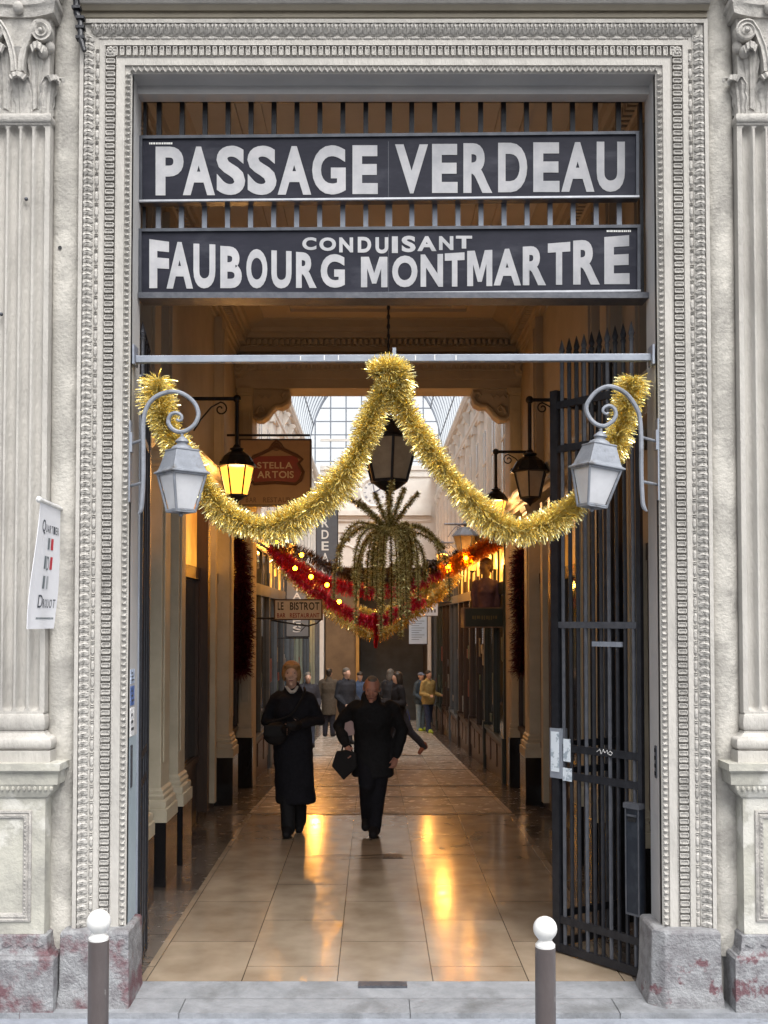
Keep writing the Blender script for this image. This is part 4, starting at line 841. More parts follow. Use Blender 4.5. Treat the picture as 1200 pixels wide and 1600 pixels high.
# shopfronts
def shopfront(side, i, y0, y1, paint, label, amber):
    sg = -side; xw = UL if side < 0 else UR; xf = xw+sg*.13; zf = flr(y1)
    r = thing('shopfront', (xw,(y0+y1)/2,zf), label, 'shopfront', 'shopfronts along the arcade'); L = y1-y0; zw = flr(y0)+.52
    m = MB(); m.box(xw, xf, y0+.02, y1-.02, zf-.3, zw); nb = 3
    for k in range(nb): m.box(xf, xf+sg*.02, y0+.12+k*(L-.1)/nb, y0+.12+(k+.72)*(L-.1)/nb, flr(y0)+.1, zw-.08)
    m.build('stall_riser', BROWNST, r, bevel=.004); m = MB(); m.box(xw, xf+sg*.035, y0+.02, y1-.02, zw, zw+.05); m.build('sill', paint, r)
    MB().box(xw, xf-sg*.03, y0+.06, y1-.06, zw+.05, 2.45).build('shop_window', GLASSD, r)
    for ya in (y0, y1-.09, (y0+y1)/2-.03):
        wd = .09 if ya != (y0+y1)/2-.03 else .06
        m = MB(); m.box(xf-sg*.03, xf+sg*.02, ya+.001, ya+wd-.001, zw+.05, 2.85)
        if wd > .08: m.box(xw, xf+sg*.05, ya-.02, ya+wd+.02, zf-.3, zw+.1)
        m.build('window_post', paint, r)
    m = MB(); m.box(xw, xf+sg*.03, y0+.005, y1-.005, 2.45, 2.62); m.build('fascia', paint, r)
    for k in range(3):
        a = y0+.1+k*(L-.2)/3; MB().box(xw, xf-sg*.03, a+.02, a+(L-.2)/3-.04, 2.64, 3.12).build('transom_pane', amber, r)
    m = MB()
    for k in range(4): a = y0+.1+k*(L-.2)/3; m.box(xf-sg*.03, xf, a-.03, a+.02, 2.62, 3.14)
    m.box(xf-.03*sg, xf, y0+.121, y1-.121, 2.601, 2.621); m.box(xf-.03*sg, xf, y0+.07, y1-.07, 3.139, 3.15); m.build('transom_frame', paint, r)
    rc_ = random.Random(i*7+side)
    for k in range(5):
        ya = y0+.2+rc_.uniform(0,L-.7); zc = zw+.1+rc_.uniform(0,1.25); hh = rc_.uniform(.12,.4); ww = rc_.uniform(.12,.34); MB().box(xf-sg*.028, xf-sg*.020, ya, ya+ww, zc, min(zc+hh,2.4)).build('display_card', CARDS[rc_.randrange(5)], r)
    m = MB(); cornice(m, (xw,y0,3.14), (xw,y1,3.14), (sg,0,0), [(0,0),(.14,0),(.15,.06),(.19,.08),(.2,.16),(.27,.2),(.29,.26),(.29,.29),(.12,.36),(0,.36)]); m.build('shop_cornice', WOOD if paint is not GREYGRN else NAVEW, r)
CARDS = [mat('card_'+n_, c_, tuple(q_*.55 for q_ in c_), .5, scale=14, lo=.45, hi=.55) for n_, c_ in (('buff',(.32,.26,.17)),('grey',(.25,.26,.27)),('red',(.20,.05,.04)),('green',(.08,.13,.09)),('blue',(.08,.11,.18)))]
nb = 7; LB_ = (YE-YN)/nb; ordw = ['first','second','third','fourth','fifth','sixth','seventh']
AMB2 = glow('amber_shop_light', (.22,.06,.005), (1.0,.46,.06), 1.3, 6); OFF = mat('transom_glass', (.10,.09,.07), (.06,.055,.05), .15)
for side in (-1,1):
    for i in range(nb):
        pt_ = ([GREYBLUE,GREYBLUE,GREYBLUE,GREYGRN,GREYBLUE,GREYGRN,GREYBLUE] if side < 0 else [DKGREEN,WOOD,WOOD,GREYBLUE,WOOD,DKGREEN,GREYBLUE])[i]
        cn = {GREYBLUE:'grey blue',GREYGRN:'sage green',DKGREEN:'dark green',WOOD:'dark wood'}[pt_]
        shopfront(side, i, YN+i*LB_, YN+(i+1)*LB_, pt_, '%s shopfront with brown stone base, %s beyond the portal on the %s' % (cn, ordw[i], 'left' if side < 0 else 'right'), AMB2 if (side > 0 and i < 3) or (side < 0 and i == 1) else OFF)
# glass roof
gl = thing('glass_roof', (0,YN,ZK), 'curved iron and glass roof over the arcade with a glazed end gable', 'glass roof')
XC, HW, HH = .04, 2.14, 3.3
def prof(n):
    out = []
    for k in range(n+1):
        a = math.pi*k/n; ca, sa = math.cos(a), math.sin(a); out.append((XC-HW*math.copysign(abs(ca)**.85,ca), ZK+HH*abs(sa)**.85))
    return out
pf = prof(28); m = MB(); nR = 30
for i in range(nR+1):
    y = YN+(YE-YN)*i/nR; m.rings([[(a,y-.018,b_-.05),(a,y+.018,b_-.05),(a,y+.018,b_+.02),(a,y-.018,b_+.02)] for a,b_ in pf])
m.build('rib', STEELB, gl); m = MB()
for a, b_ in pf[1:-1:3]: m.box(a-.012, a+.012, YN, YE, b_-.03, b_-.002)
m.build('purlin', STEELB, gl)
m = MB(); m.rings([[(a,YN,b_+.012) for a,b_ in pf],[(a,YE,b_+.012) for a,b_ in pf]], cap=False, closed=False); m.build('roof_glass', GLASSR, gl)
def ztop(x):
    for (a,b_),(c,d) in zip(pf,pf[1:]):
        if a <= x <= c: return b_+(d-b_)*(x-a)/(c-a)
    return ZK
m = MB(); x = XC-HW+.24
while x < XC+HW-.1: m.box(x-.02, x+.02, YE-.03, YE+.03, ZK, ztop(x)); x += .485
z = ZK+.02
while z < ZK+HH-.1:
    xx = [a for a in [XC-HW+.02*k for k in range(215)] if ztop(a) > z]
    if xx: m.box(min(xx), max(xx), YE-.02, YE+.02, z-.015, z+.015)
    z += .42
m.rings([[(a,YE-.05,b_-.09),(a,YE+.05,b_-.09),(a,YE+.05,b_+.04),(a,YE-.05,b_+.04)] for a,b_ in pf]); m.build('gable_frame', STEELB, gl)
GP = bpy.data.materials.new('clear_glass'); GP.use_nodes = True; t = GP.node_tree; tr = t.nodes.new('ShaderNodeBsdfTransparent'); tr.inputs[0].default_value = (.97,.98,.98,1); g_ = t.nodes.new('ShaderNodeBsdfGlossy'); g_.inputs['Roughness'].default_value = .05; mxs = t.nodes.new('ShaderNodeMixShader'); mxs.inputs[0].default_value = .06
t.links.new(tr.outputs[0], mxs.inputs[1]); t.links.new(g_.outputs[0], mxs.inputs[2]); t.links.new(mxs.outputs[0], t.nodes['Material Output'].inputs[0])
m = MB(); m.quadf(*[(a,YE+.025,b_) for a,b_ in pf]); m.build('gable_pane', GP, gl)
# end wall with clock
ew = thing('end_wall', (0,YE,0), 'white end wall of the arcade with cornices above a dark doorway', 'wall')
dx0, dx1, dz = X(506,YE), X(668,YE), Z(880,YE)
m = MB(); m.box(-2.6, dx0, YE, YE+.4, -2, ZK); m.box(dx1, 2.7, YE, YE+.4, -2, ZK); m.box(dx0, dx1, YE, YE+.4, dz, ZK); m.build('wall', NAVEW, ew)
m = MB()
for pa, pb, e in ((798,792,.10),(806,798,.16),(815,806,.05),(735,728,.08),(745,735,.04),(690,686,.05),(832,826,.04)): m.box(UL+.16, UR-.16, YE-e, YE, Z(pa,YE), Z(pb,YE)-.001)
for i in range(40): xx = UL+.2+i*.088; m.box(xx, xx+.05, YE-.09, YE, Z(806,YE)-.08, Z(806,YE)-.002)
m.build('cornice', NAVEW, ew)
for pxc in (535,588,640):
    m = MB(); c = at(pxc,862,YE); ring = [(c.x-.38,c.z-.5)]+[(c.x+.38*math.cos(math.pi-math.pi*k/10), c.z+.22*math.sin(math.pi*k/10)) for k in range(11)]+[(c.x+.38,c.z-.5)]
    m.prism(ring, lambda a,b_,d: (a,YE-.03+d,b_), 0, .03); o = m.build('arched_panel', NAVEW, ew)
    m = MB(); m.tube([(a,YE-.03,b_) for a,b_ in ring], .035, 6); m.build('arch_moulding', NAVEW, o)
# dark lobby behind the doorway
m = MB(); m.box(dx0-.4, dx0, YE+.4, YE+7, -2.5, dz+.5); m.box(dx1, dx1+.4, YE+.4, YE+7, -2.5, dz+.5); m.box(dx0-.4, dx1+.4, YE+7, YE+7.2, -2.5, dz+.5); m.box(dx0-.4, dx1+.4, YE+.4, YE+7, dz+.1, dz+.5)
LOB = mat('brown_lobby', (.16,.10,.05), (.10,.06,.03), .6, scale=2); m.build('lobby_wall', LOB, ew)
m = MB(); m.box(X(508,YE), X(556,YE), YE+.42, YE+.5, -2, dz); m.build('lobby_panel', LOB, ew); m = MB(); m.box(X(556,YE),X(561,YE),YE+.3,YE+.55,-2,dz); m.build('door_post', mat('ochre_paint',(.42,.22,.05),(.34,.17,.04),.5), ew)
m = MB(); m.box(X(668,YE-.3),X(673,YE-.3),YE-.35,YE-.05,-1.5,Z(950,YE)); m.build('white_post', NAVEW, ew)
m = MB(); m.box(X(561,YE),X(668,YE),YE+3,YE+3.1,-2,dz); m.build('dark_door', mat('dark_lobby',(.07,.075,.075),(.03,.03,.03),.3,scale=1.5), ew)
ck = thing('wall_clock', at(585,770,YE), 'round white clock with roman numerals high on the end wall', 'clock'); c = at(585,770,YE)
rc = 19/50*1.0; m = MB(); m.tube([(c.x,YE-.12,c.z),(c.x,YE,c.z)], rc, 32); m.build('case', NAVEW, ck); m = MB(); m.rings([[(c.x+r_*math.cos(2*math.pi*k/32),YE-y_,c.z+r_*math.sin(2*math.pi*k/32)) for k in range(32)] for r_, y_ in ((rc+.16,.0),(rc+.15,.1),(rc+.06,.16),(rc-.0,.13))], cap=False); m.build('rim', NAVEW, ck, smooth=True)
m = MB(); m.lathe((0,0,0),[(.001,0),(rc*.93,0)],32,cap=False); q = MB(); q.add(m, lambda p_: Vector((c.x+p_.x,YE-.122,c.z+p_.y))); q.build('dial', WHITEP, ck)
m = MB()
for k in range(12):
    a = k*math.pi/6; Mr = Matrix.Translation((c.x,YE-.124,c.z)) @ Matrix.Rotation(a,4,'Y')
    for j in range(1+k%3): m.box(-.02+j*.03-.01*(k%3), -.005+j*.03-.01*(k%3), -.002, .0, rc*.70, rc*.88, M=Mr)
for a, l, wd in ((rad(62),rc*.55,.018),(rad(-10),rc*.7,.012)): m.box(-wd,wd,-.006,-.003,-.04,l, M=Matrix.Translation((c.x,YE-.124,c.z)) @ Matrix.Rotation(a,4,'Y'))
m.build('numerals', mat('clock_ink',(.03,.035,.08),None,.5), ck)
# ------------------------------------------------------------------ hanging lanterns
LIT = bpy.data.materials.new('lit_pane'); LIT.use_nodes = True; t = LIT.node_tree; t.nodes.remove(t.nodes['Principled BSDF']); em = t.nodes.new('ShaderNodeEmission'); em.inputs[0].default_value = (1,.35,.04,1); em.inputs[1].default_value = 2.7
tr = t.nodes.new('ShaderNodeBsdfTransparent'); tr.inputs[0].default_value = (1,.9,.7,1); mxs = t.nodes.new('ShaderNodeMixShader'); mxs.inputs[0].default_value = .5
t.links.new(em.outputs[0], mxs.inputs[1]); t.links.new(tr.outputs[0], mxs.inputs[2]); t.links.new(mxs.outputs[0], t.nodes['Material Output'].inputs[0])
def hexlamp(label, px, ytop, ybot, wtop, Yl, lit, group, arm=None, watt=40, lcol=(1,.44,.08), name='arcade_lantern', capmat=IRON, dome=True, a0=0.0):
    """ytop..ybot pixel rows of the glass, wtop pixel width of the glass top; arm = (pixel x of the wall end, pixel y of the arm)"""
    T = at(px,ytop,Yl); Bt = at(px,ybot,Yl); r1 = (at(px+wtop/2,ytop,Yl)-T).x/.93; r0 = r1*.62; r = thing(name, Bt, label, 'lantern', group); c = Vector((T.x,Yl,0))
    m = MB(); m.lathe(c, [(r0*.97,Bt.z),(r1*.97,T.z)], 6, a0, cap=False); m.build('pane', LIT if lit else FROSTT, r)
    m = MB()
    for k in range(6):
        a = a0+math.pi*k/3; m.tube([(c.x+r0*math.cos(a),c.y+r0*math.sin(a),Bt.z),(c.x+r1*math.cos(a),c.y+r1*math.sin(a),T.z)], r1*.05, 5)
    m.lathe(c, [(r0*.9,Bt.z-r1*.06),(r0*1.06,Bt.z-r1*.05),(r0*1.06,Bt.z+r1*.04),(r0*.9,Bt.z+r1*.05)], 6, a0); m.build('frame', capmat, r)
    m = MB(); h = r1
    m.lathe(c, [(r1*1.0,T.z-.005),(r1*1.16,T.z),(r1*1.14,T.z+h*.08)]+([(r1*.98,T.z+h*.3),(r1*.8,T.z+h*.62),(r1*.5,T.z+h*.85),(r1*.3,T.z+h*.95)] if dome else [(r1*.55,T.z+h*.7),(r1*.3,T.z+h*.8)]), 12 if dome else 6, a0)
    m.lathe(c, [(r1*.3,T.z+h*.95),(r1*.42,T.z+h*1.0),(r1*.42,T.z+h*1.08),(r1*.24,T.z+h*1.15),(r1*.16,T.z+h*1.3),(r1*.06,T.z+h*1.4)], 12)
    if dome:
        for k in range(6): a = a0+math.pi*k/3+.5; m.lathe(c+Vector((r1*1.05*math.cos(a),r1*1.05*math.sin(a),0)), [(r1*.09,T.z+h*.05),(r1*.11,T.z+h*.15),(r1*.02,T.z+h*.28)], 6)
    m.build('cap', capmat, r)
    m = MB(); m.lathe(c, [(r0*.9,Bt.z-r1*.06),(r0*.5,Bt.z-r1*.25),(r0*.2,Bt.z-r1*.35),(.004,Bt.z-r1*.5)], 10); m.build('finial', capmat, r, smooth=True)
    if arm:
        xe, ya, ze = X(arm[0],Yl,arm[1]), arm[1], Z(arm[1],Yl); sg = 1 if xe > T.x else -1
        m = MB(); m.tube([(T.x,Yl,T.z+h*1.3),(T.x,Yl,ze)], .019, 8); m.ell((T.x,Yl,ze),.04,.04,.04,10,8); m.tube([(T.x,Yl,ze),(xe+sg*.06,Yl,ze)], .019, 8)
        L = abs(xe-T.x); sp = [(xe,ze-L*.75),(xe-sg*L*.15,ze-L*.5),(xe-sg*L*.4,ze-L*.2),(xe-sg*L*.62,ze-L*.08)]; s2_ = spiral(xe-sg*L*.62, ze-L*.24, L*.16, 1.2, sg, math.pi/2, 16, .01)
        m.tube([(a,Yl,b_) for a,b_ in sp+s2_], .008, 6); m.build('bracket', capmat, r, smooth=True)
    if lit:
        ld = bpy.data.lights.new('lamp_light','POINT'); lo_ = bpy.data.objects.new('lamp_light', ld); C.objects.link(lo_); ld.energy = watt; ld.color = lcol; ld.shadow_soft_size = r1*.9; lo_.location = (0,0,(T.z-Bt.z)*.5); lo_.parent = r
    return r
G1 = 'bracket lanterns along the passage'
hexlamp('lit amber lantern on a black bracket in front of the beer sign', 370, 730, 774, 50, 4.25, True, G1, (303,623), 50, a0=.12, lcol=(1,.53,.19))
hexlamp('unlit black lantern with domed cap on the right bracket, beside the gate', 828, 738, 778, 50, 4.25, False, G1, (880,625), a0=.3)
hexlamp('lit amber lantern partly behind the right gold swag', 775, 783, 808, 32, 6.8, True, G1, (826,706), 30, a0=.12, lcol=(1,.62,.32))
hexlamp('small grey unlit lantern on a frame bracket above the copper tinsel', 727, 838, 862, 34, 11.0, False, G1, (700,819), capmat=LAMPG, dome=False)
hexlamp('small glowing lantern at the right end of the palm tinsel', 691, 866, 884, 16, 14.2, True, G1, (716,848), 100, capmat=LAMPG, dome=False)
hexlamp('small glowing lantern far along the left, beyond the bistro sign', 493, 905, 920, 11, 21.2, True, G1, (478,896), 260, capmat=LAMPG)
hexlamp('small glowing lantern low over the left shopfronts beside the slate vertical sign', 455, 850, 867, 15, 12.2, True, G1, (440,836), 45, capmat=LAMPG)
hexlamp('small glowing lantern just left of the mannequin head', 738, 874, 892, 16, 10.4, True, G1, (758,864), 28)
hexlamp('tiny glowing lantern farthest along on the right', 668, 888, 901, 11, 19.5, True, G1, (684,876), 50)
ce = hexlamp('large dark six sided lantern hanging on a chain at the centre', 608, 688, 752, 88, 3.25, False, None, None, name='hanging_lantern', dome=False, a0=math.pi/6+.12)
m = MB(); Tc = at(607,660,3.25); m.tube([(Tc.x,3.25,Tc.z),(Tc.x,3.25,ZC-.02)], .009, 6)
for k in range(26): z_ = Tc.z+(ZC-Tc.z)*k/26; m.ell((Tc.x,3.25,z_),.016,.016,.03,6,4)
m.build('chain', IRON, ce)
# ------------------------------------------------------------------ decorations inside
yp_ = 3.25; pc = at(608,832,yp_); m = MB(); rp = random.Random(4); fronds = []
for k in range(36):
    a = 2*math.pi*k/36+rp.uniform(-.3,.3); R_ = rp.choice((rp.uniform(.10,.32),rp.uniform(.3,.60))); dp = rp.uniform(.30,.95)*(1.12-R_*.7); ex_ = rp.uniform(1.5,2.6); kk = rp.uniform(.05,.16); P = []
    for i in range(9):
        f = i/8; rr_ = R_*math.sin(min(1,f*1.15)*math.pi/2)**.8; P.append(pc+Vector((rr_*math.cos(a), rr_*math.sin(a), kk*math.sin(f*math.pi)*(1.1-f)-dp*f**ex_)))
    fronds.append(P)
for (tx_, ty_) in ((560,783),(543,776),(606,758),(612,752),(632,762),(654,770),(585,770)):
    e = at(tx_,ty_,yp_-.05+rp.uniform(-.15,.15)); fronds.append([pc.lerp(e,f)+Vector((0,0,.02*math.sin(f*3))) for f in (0,.25,.5,.75,1)])
for (tx_, ty_) in ((695,858),(528,860)):
    e = at(tx_,ty_,yp_-.2); fronds.append([pc.lerp(e,f)+Vector((0,0,.13*math.sin(f*math.pi))) for f in (0,.2,.4,.6,.8,1)])
for i, P in enumerate(fronds): tinsel(m, catmull(P,4), .036, 950, .0042, seed=100+i, lean=.5)
pmx = MB()
for P in fronds: pmx.tube(P, .005, 4)
o = m.build('palm_decoration', GREENG); tag(o, 'dull green gold tinsel palm spray hanging under the central lantern', 'decoration'); pmx.build('wire', BROWNT, o)
garland('wall_garland', 'dark red tinsel column on the left beside the portal', 'garland', [(360,842),(372,850),(378,900),(382,960),(380,1010),(378,1052)], 7.4, .155, 5200, .007, DRED, 'dark red garlands on the portal sides', 21, lean=.6)
garland('wall_garland', 'dark red tinsel column on the right between two cream piers', 'garland', [(858,868),(838,858),(816,866),(814,920),(816,980),(816,1050)], 7.0, .16, 5200, .007, DRED, 'dark red garlands on the portal sides', 22, lean=.6)
SW = 'tinsel swags across the arcade'
garland('tinsel_swag', 'brown tinsel swag, topmost of the swags behind the palm', 'garland', [(428,846),(470,862),(520,888),(575,903),(630,902),(680,884),(720,866)], 9.2, .12, 4200, .007, BROWNT, SW, 31)
garland('tinsel_swag', 'upper red tinsel swag behind the palm', 'garland', [(424,850),(455,880),(500,905),(545,918),(590,922),(640,914),(690,890)], 9.7, .135, 5200, .0085, RED, SW, 32)
garland('tinsel_swag', 'lower red tinsel swag behind the palm', 'garland', [(426,856),(465,900),(510,935),(550,960),(588,972),(625,955),(660,935)], 10.2, .125, 5000, .0085, RED, SW, 33)
garland('tinsel_swag', 'yellow tinsel swag hanging lowest in a V below the palm', 'garland', [(430,870),(500,940),(545,972),(588,990),(630,968),(675,935),(715,895)], 10.7, .135, 5600, .0085, GOLD, SW, 34)
garland('tinsel_swag', 'second yellow tinsel swag just above the lowest one', 'garland', [(560,952),(590,962),(625,945),(660,925),(690,905)], 10.5, .12, 3200, .0085, GOLD, SW, 36)
garland('tinsel_swag', 'copper tinsel swag at the upper right over the mannequin', 'garland', [(786,838),(765,850),(740,864),(712,880),(690,892)], 9.0, .14, 4200, .0085, COPPER, SW, 35)
garland('tinsel_tassel', 'short red tinsel tassel hanging at the point of the V swag', 'garland', [(588,958),(588,985),(587,1012)], 10.0, .075, 1500, .007, RED, None, 37, lambda f: 1.15-.8*f)
rb_ = random.Random(9)
for px, py in ((451,828),(471,867),(461,888),(511,914),(431,846),(448,838),(486,901),(530,940),(700,886),(728,872)):
    c = at(px,py,8.9); o = MB().ell(c,.028,.028,.03,10,8).build('fairy_bulb', BULB, None, smooth=True); tag(o, 'small glowing orange bulb among the red and brown tinsel', 'bulb', 'orange bulbs among the tinsel')
# signs inside
def hangsign(name, label, x0, x1, y0, y1, Ys, mt, group=None, th=.12, rimmat=WOOD):
    a, c = at(x0,y0,Ys), at(x1,y1,Ys); r = thing(name, (a+c)/2, label, 'sign', group); m = MB(); m.box(a.x,c.x,Ys+.004,Ys+th,c.z,a.z); m.build('box', mt, r)
    m = MB(); e = .018
    for q in ((a.x-e,c.x+e,a.z,a.z+e),(a.x-e,c.x+e,c.z-e,c.z),(a.x-e,a.x,c.z,a.z),(c.x,c.x+e,c.z,a.z)): m.box(q[0],q[1],Ys-.006,Ys+th+.006,q[2],q[3])
    m.build('rim', rimmat, r); return r
GS = 'signs hanging in the passage'
BEER = mat('beer_sign_tan', (.30,.20,.12), (.25,.16,.09), .5, scale=4); SRED = mat('sign_red', (.20,.02,.02), (.15,.015,.015), .5); SCREAM = mat('sign_cream', (.50,.42,.32), None, .5); SBRN = mat('sign_brown', (.10,.05,.03), None, .5)
Ys = 6.5; bs = hangsign('beer_sign', 'large tan beer sign with a red cartouche behind the lit lantern', 376, 484, 688, 788, Ys, BEER, GS)
fs = lambda a,b_: at(a,b_,Ys-.004); f2 = lambda a,b_: at(a,b_,Ys-.008); f3 = lambda a,b_: at(a,b_,Ys+.001)
m = MB(); m.quadf(fs(397,713),fs(464,712),fs(466,720),fs(471,735),fs(466,754),fs(397,754),fs(393,735)); m.build('cartouche', SRED, bs)
m = MB(); ol = [(397,713),(410,708),(420,703),(432,698),(444,703),(455,708),(464,712),(472,718),(466,724),(474,738),(470,750),(462,756),(430,754),(397,756),(390,748),(395,735),(389,722),(397,713)]
m.tube([at(a,b_,Ys-.004) for a,b_ in ol], .022, 6); m.tube([at(a,b_,Ys-.004) for a,b_ in ((420,703),(426,694),(432,688),(438,694),(444,703))], .016, 6); m.ell(at(432,698,Ys-.003),.06,.015,.05,8,6); m.build('scrollwork', SBRN, bs)
m = MB(); word(m,'STELLA',MED,f2,402,457,732,722); word(m,'ARTOIS',MED,f2,402,459,747,736); m.build('lettering', SCREAM, bs)
m = MB(); word(m,'BAR',MED,f3,384,401,785,777); word(m,'RESTAURANT',MED,f3,411,476,785,777); m.build('lettering', SBRN, bs)
m = MB(); a = at(376,680,Ys+.06); m.tube([(WL,Ys+.06,a.z),(at(484,680,Ys).x,Ys+.06,a.z)], .015, 6); m.build('arm', IRON, bs)
Ys = 8.9; lb_ = hangsign('bistro_sign', 'white box sign reading LE BISTROT BAR RESTAURANT on the left', 430, 502, 938, 967, Ys, mat('sign_white',(.86,.83,.78),(.78,.75,.70),.5), GS, rimmat=SBRN)
f2 = lambda a,b_: at(a,b_,Ys-.001); m = MB(); word(m,'LE',MED,f2,434,443,953,941); word(m,'BISTROT',MED,f2,453,499,953,941); m.build('lettering', mat('sign_black',(.03,.03,.03),None,.5), lb_)
m = MB(); word(m,'BAR',MED,f2,433,446,965,958); word(m,'RESTAURANT',MED,f2,453,499,965,958); m.build('lettering', mat('sign_red_text',(.35,.04,.03),None,.5), lb_)
m = MB(); m.tube([at(a,b_,Ys+.05) for a,b_ in ((424,969),(440,972),(465,976),(482,978),(495,974),(502,968),(498,964))], .012, 6); m.tube([at(a,b_,Ys+.05) for a,b_ in ((460,972),(466,980),(458,984),(470,986),(478,978),(470,974))], .008, 5); m.tube([(UL,Ys+.05,Z(966,Ys)),at(430,966,Ys+.05)], .015, 6); m.build('scroll_bracket', IRON, lb_)
SG = mat('sign_slate',(.085,.095,.11),(.065,.072,.085),.5); SG2 = mat('sign_grey',(.17,.18,.19),(.14,.15,.16),.5)
def vsign(label, x0,x1,y0,y1,Ys,mt,text,ylist,xc,hw,hh):
    r = hangsign('vertical_sign', label, x0,x1,y0,y1,Ys,mt,GS,.06,IRON); m = MB(); fn_ = lambda a,b_: at(a,b_,Ys-.001)
    for ch, yy in zip(text, ylist): glyph(m, ch, MED, fn_, xc-hw, xc+hw, yy+hh, yy-hh)
    m.build('lettering', SCREAM if False else mat('sign_letter',(.6,.6,.58),None,.5), r)
    m = MB(); m.tube([(UL,Ys+.03,Z(y0-3,Ys)),at(x1,y0-3,Ys+.03)], .014, 6); m.tube([(UL,Ys+.03,Z(y1+3,Ys)),at(x1,y1+3,Ys+.03)], .012, 6); m.build('arm', IRON, r); return r
vsign('slate vertical sign with white letters reading VERDEAU, above the red tinsel', 495,527,772,905,17.5,SG,'VERDEAU',[781,799,817,835,853,871,889],508,5.5,7)
vsign('grey vertical sign reading ESTAMPES behind the bistro sign', 448,482,884,994,12.6,SG2,'ESTAMPES',[894,907,919,931,944,957,970,983],464,6.5,5)
Ys = 19.5; ns = hangsign('notice_board', 'pale blue white notice board hanging at the right', 639,667,963,1006,Ys,mat('notice_white',(.62,.66,.72),(.55,.59,.66),.5),GS,.05)
m = MB()
for k in range(9): q0 = at(643,970+k*3.6,Ys); q1 = at(663-(k%3)*4,970.8+k*3.6,Ys); m.box(q0.x,q1.x,Ys+.001,Ys+.003,q1.z,q0.z)
m.build('print', SG2, ns)
m = MB(); m.tube([at(653,963,Ys+.02), at(653,942,Ys+.02), at(700,942,Ys+.02)], .012, 6); m.build('hanger', IRON, ns)
Ys = 17.8; n2 = hangsign('notice_board', 'small white shop notice just above the pale blue board', 654,684,942,962,Ys,bpy.data.materials['notice_white'],GS,.05)
m = MB(); 
for k in range(5): q0 = at(658+k*5,952,Ys); q1 = at(661+k*5,957,Ys); m.box(q0.x,q1.x,Ys+.001,Ys+.003,q1.z,q0.z)
m.build('print', SG2, n2)
m = MB(); m.tube([(UR,Ys+.02,Z(941,Ys)), at(654,941,Ys+.02)], .014, 6); m.build('arm', IRON, n2)
# mannequin bust and its sign box
Ys = 8.75; sb_ = hangsign('shop_sign_box', 'dark green sign box under the mannequin bust, gold lettering worn away', 727,797,951,979,Ys,DKGREEN,GS,.5,BROWNST)
m = MB(); xx = 738
while xx < 775: a = at(xx,962,Ys); c = at(xx+R.uniform(1.5,3),966+R.uniform(0,3),Ys); m.box(a.x,c.x,Ys+.001,Ys+.003,c.z,a.z); xx += 3.6
m.build('worn_gilding', mat('worn_gold',(.12,.10,.04),None,.5), sb_)
# ------------------------------------------------------------------ people
def blob(mb, name, mt, parent, voxel, smooth=4, noise=0.0):
    base = root_loc(parent); me = bpy.data.meshes.new('b'); me.from_pydata([(p[0]-base.x,p[1]-base.y,p[2]-base.z) for p in mb.v], [], mb.f)
    bm = bmesh.new(); bm.from_mesh(me); bmesh.ops.recalc_face_normals(bm, faces=bm.faces); bm.to_mesh(me); bm.free()
    o = bpy.data.objects.new('b', me); C.objects.link(o)
    r = o.modifiers.new('r','REMESH'); r.mode = 'VOXEL'; r.voxel_size = voxel
    s_ = o.modifiers.new('s','SMOOTH'); s_.iterations = smooth; s_.factor = .5
    if noise:
        tx = bpy.data.textures.new('folds','CLOUDS'); tx.noise_scale = .12; d = o.modifiers.new('d','DISPLACE'); d.texture = tx; d.strength = noise; d.mid_level = .5
    bpy.context.view_layer.update(); dg = bpy.context.evaluated_depsgraph_get(); nm = bpy.data.meshes.new_from_object(o.evaluated_get(dg))
    bpy.data.objects.remove(o); bpy.data.meshes.remove(me)
    nm.name = name; nm.materials.clear(); nm.materials.append(mt); nm.polygons.foreach_set('use_smooth',[True]*len(nm.polygons))
    ob = bpy.data.objects.new(name, nm); C.objects.link(ob); ob.parent = parent; return ob
def limb(m, pts, rr, n=10):
    """tapered round limb with ball joints"""
    pts = [Vector(p) for p in pts]
    m.tube(pts, rr, n)
    for p, r in zip(pts, rr): m.ell(p, r*.99, r*.99, r*.99, n, 6)
def loft(m, secs, n=16):
    """secs: (x,y,z,rx,ry)"""
    m.rings([[(x+rx*math.cos(2*math.pi*j/n), y+ry*math.sin(2*math.pi*j/n), z) for j in range(n)] for x,y,z,rx,ry in secs])
def headparts(m, T, s=1.0):
    def e(c, r, n=12, k=8): m.ell(T @ Vector(c), r[0], r[1], r[2], n, k, M=T.to_3x3().to_4x4())
    e((0,.012,.03),(.076,.094,.092)); e((0,-.022,-.05),(.056,.066,.066)); e((0,-.05,.0),(.062,.05,.075)); e((0,-.102,-.014),(.016,.024,.026)); e((0,-.092,.012),(.009,.012,.03)); e((0,-.078,.036),(.052,.02,.012))
    for sg in (-1,1): e((sg*.078,.012,-.005),(.012,.022,.032)); e((sg*.04,-.07,-.02),(.022,.02,.02))
    e((0,-.086,-.056),(.024,.011,.007)); e((0,-.084,-.068),(.02,.011,.007)); e((0,-.072,-.1),(.024,.024,.018)); e((0,.02,-.10),(.055,.06,.06))
def eyes(T, parent):
    for sg in (-1,1):
        m = MB(); m.ell(T @ Vector((sg*.032,-.0865,.012)), .0095,.006,.006,8,6); m.build('eye', mat('eye_dark',(.02,.015,.012),None,.3) if 'eye_dark' not in bpy.data.materials else bpy.data.materials['eye_dark'], parent, smooth=True)
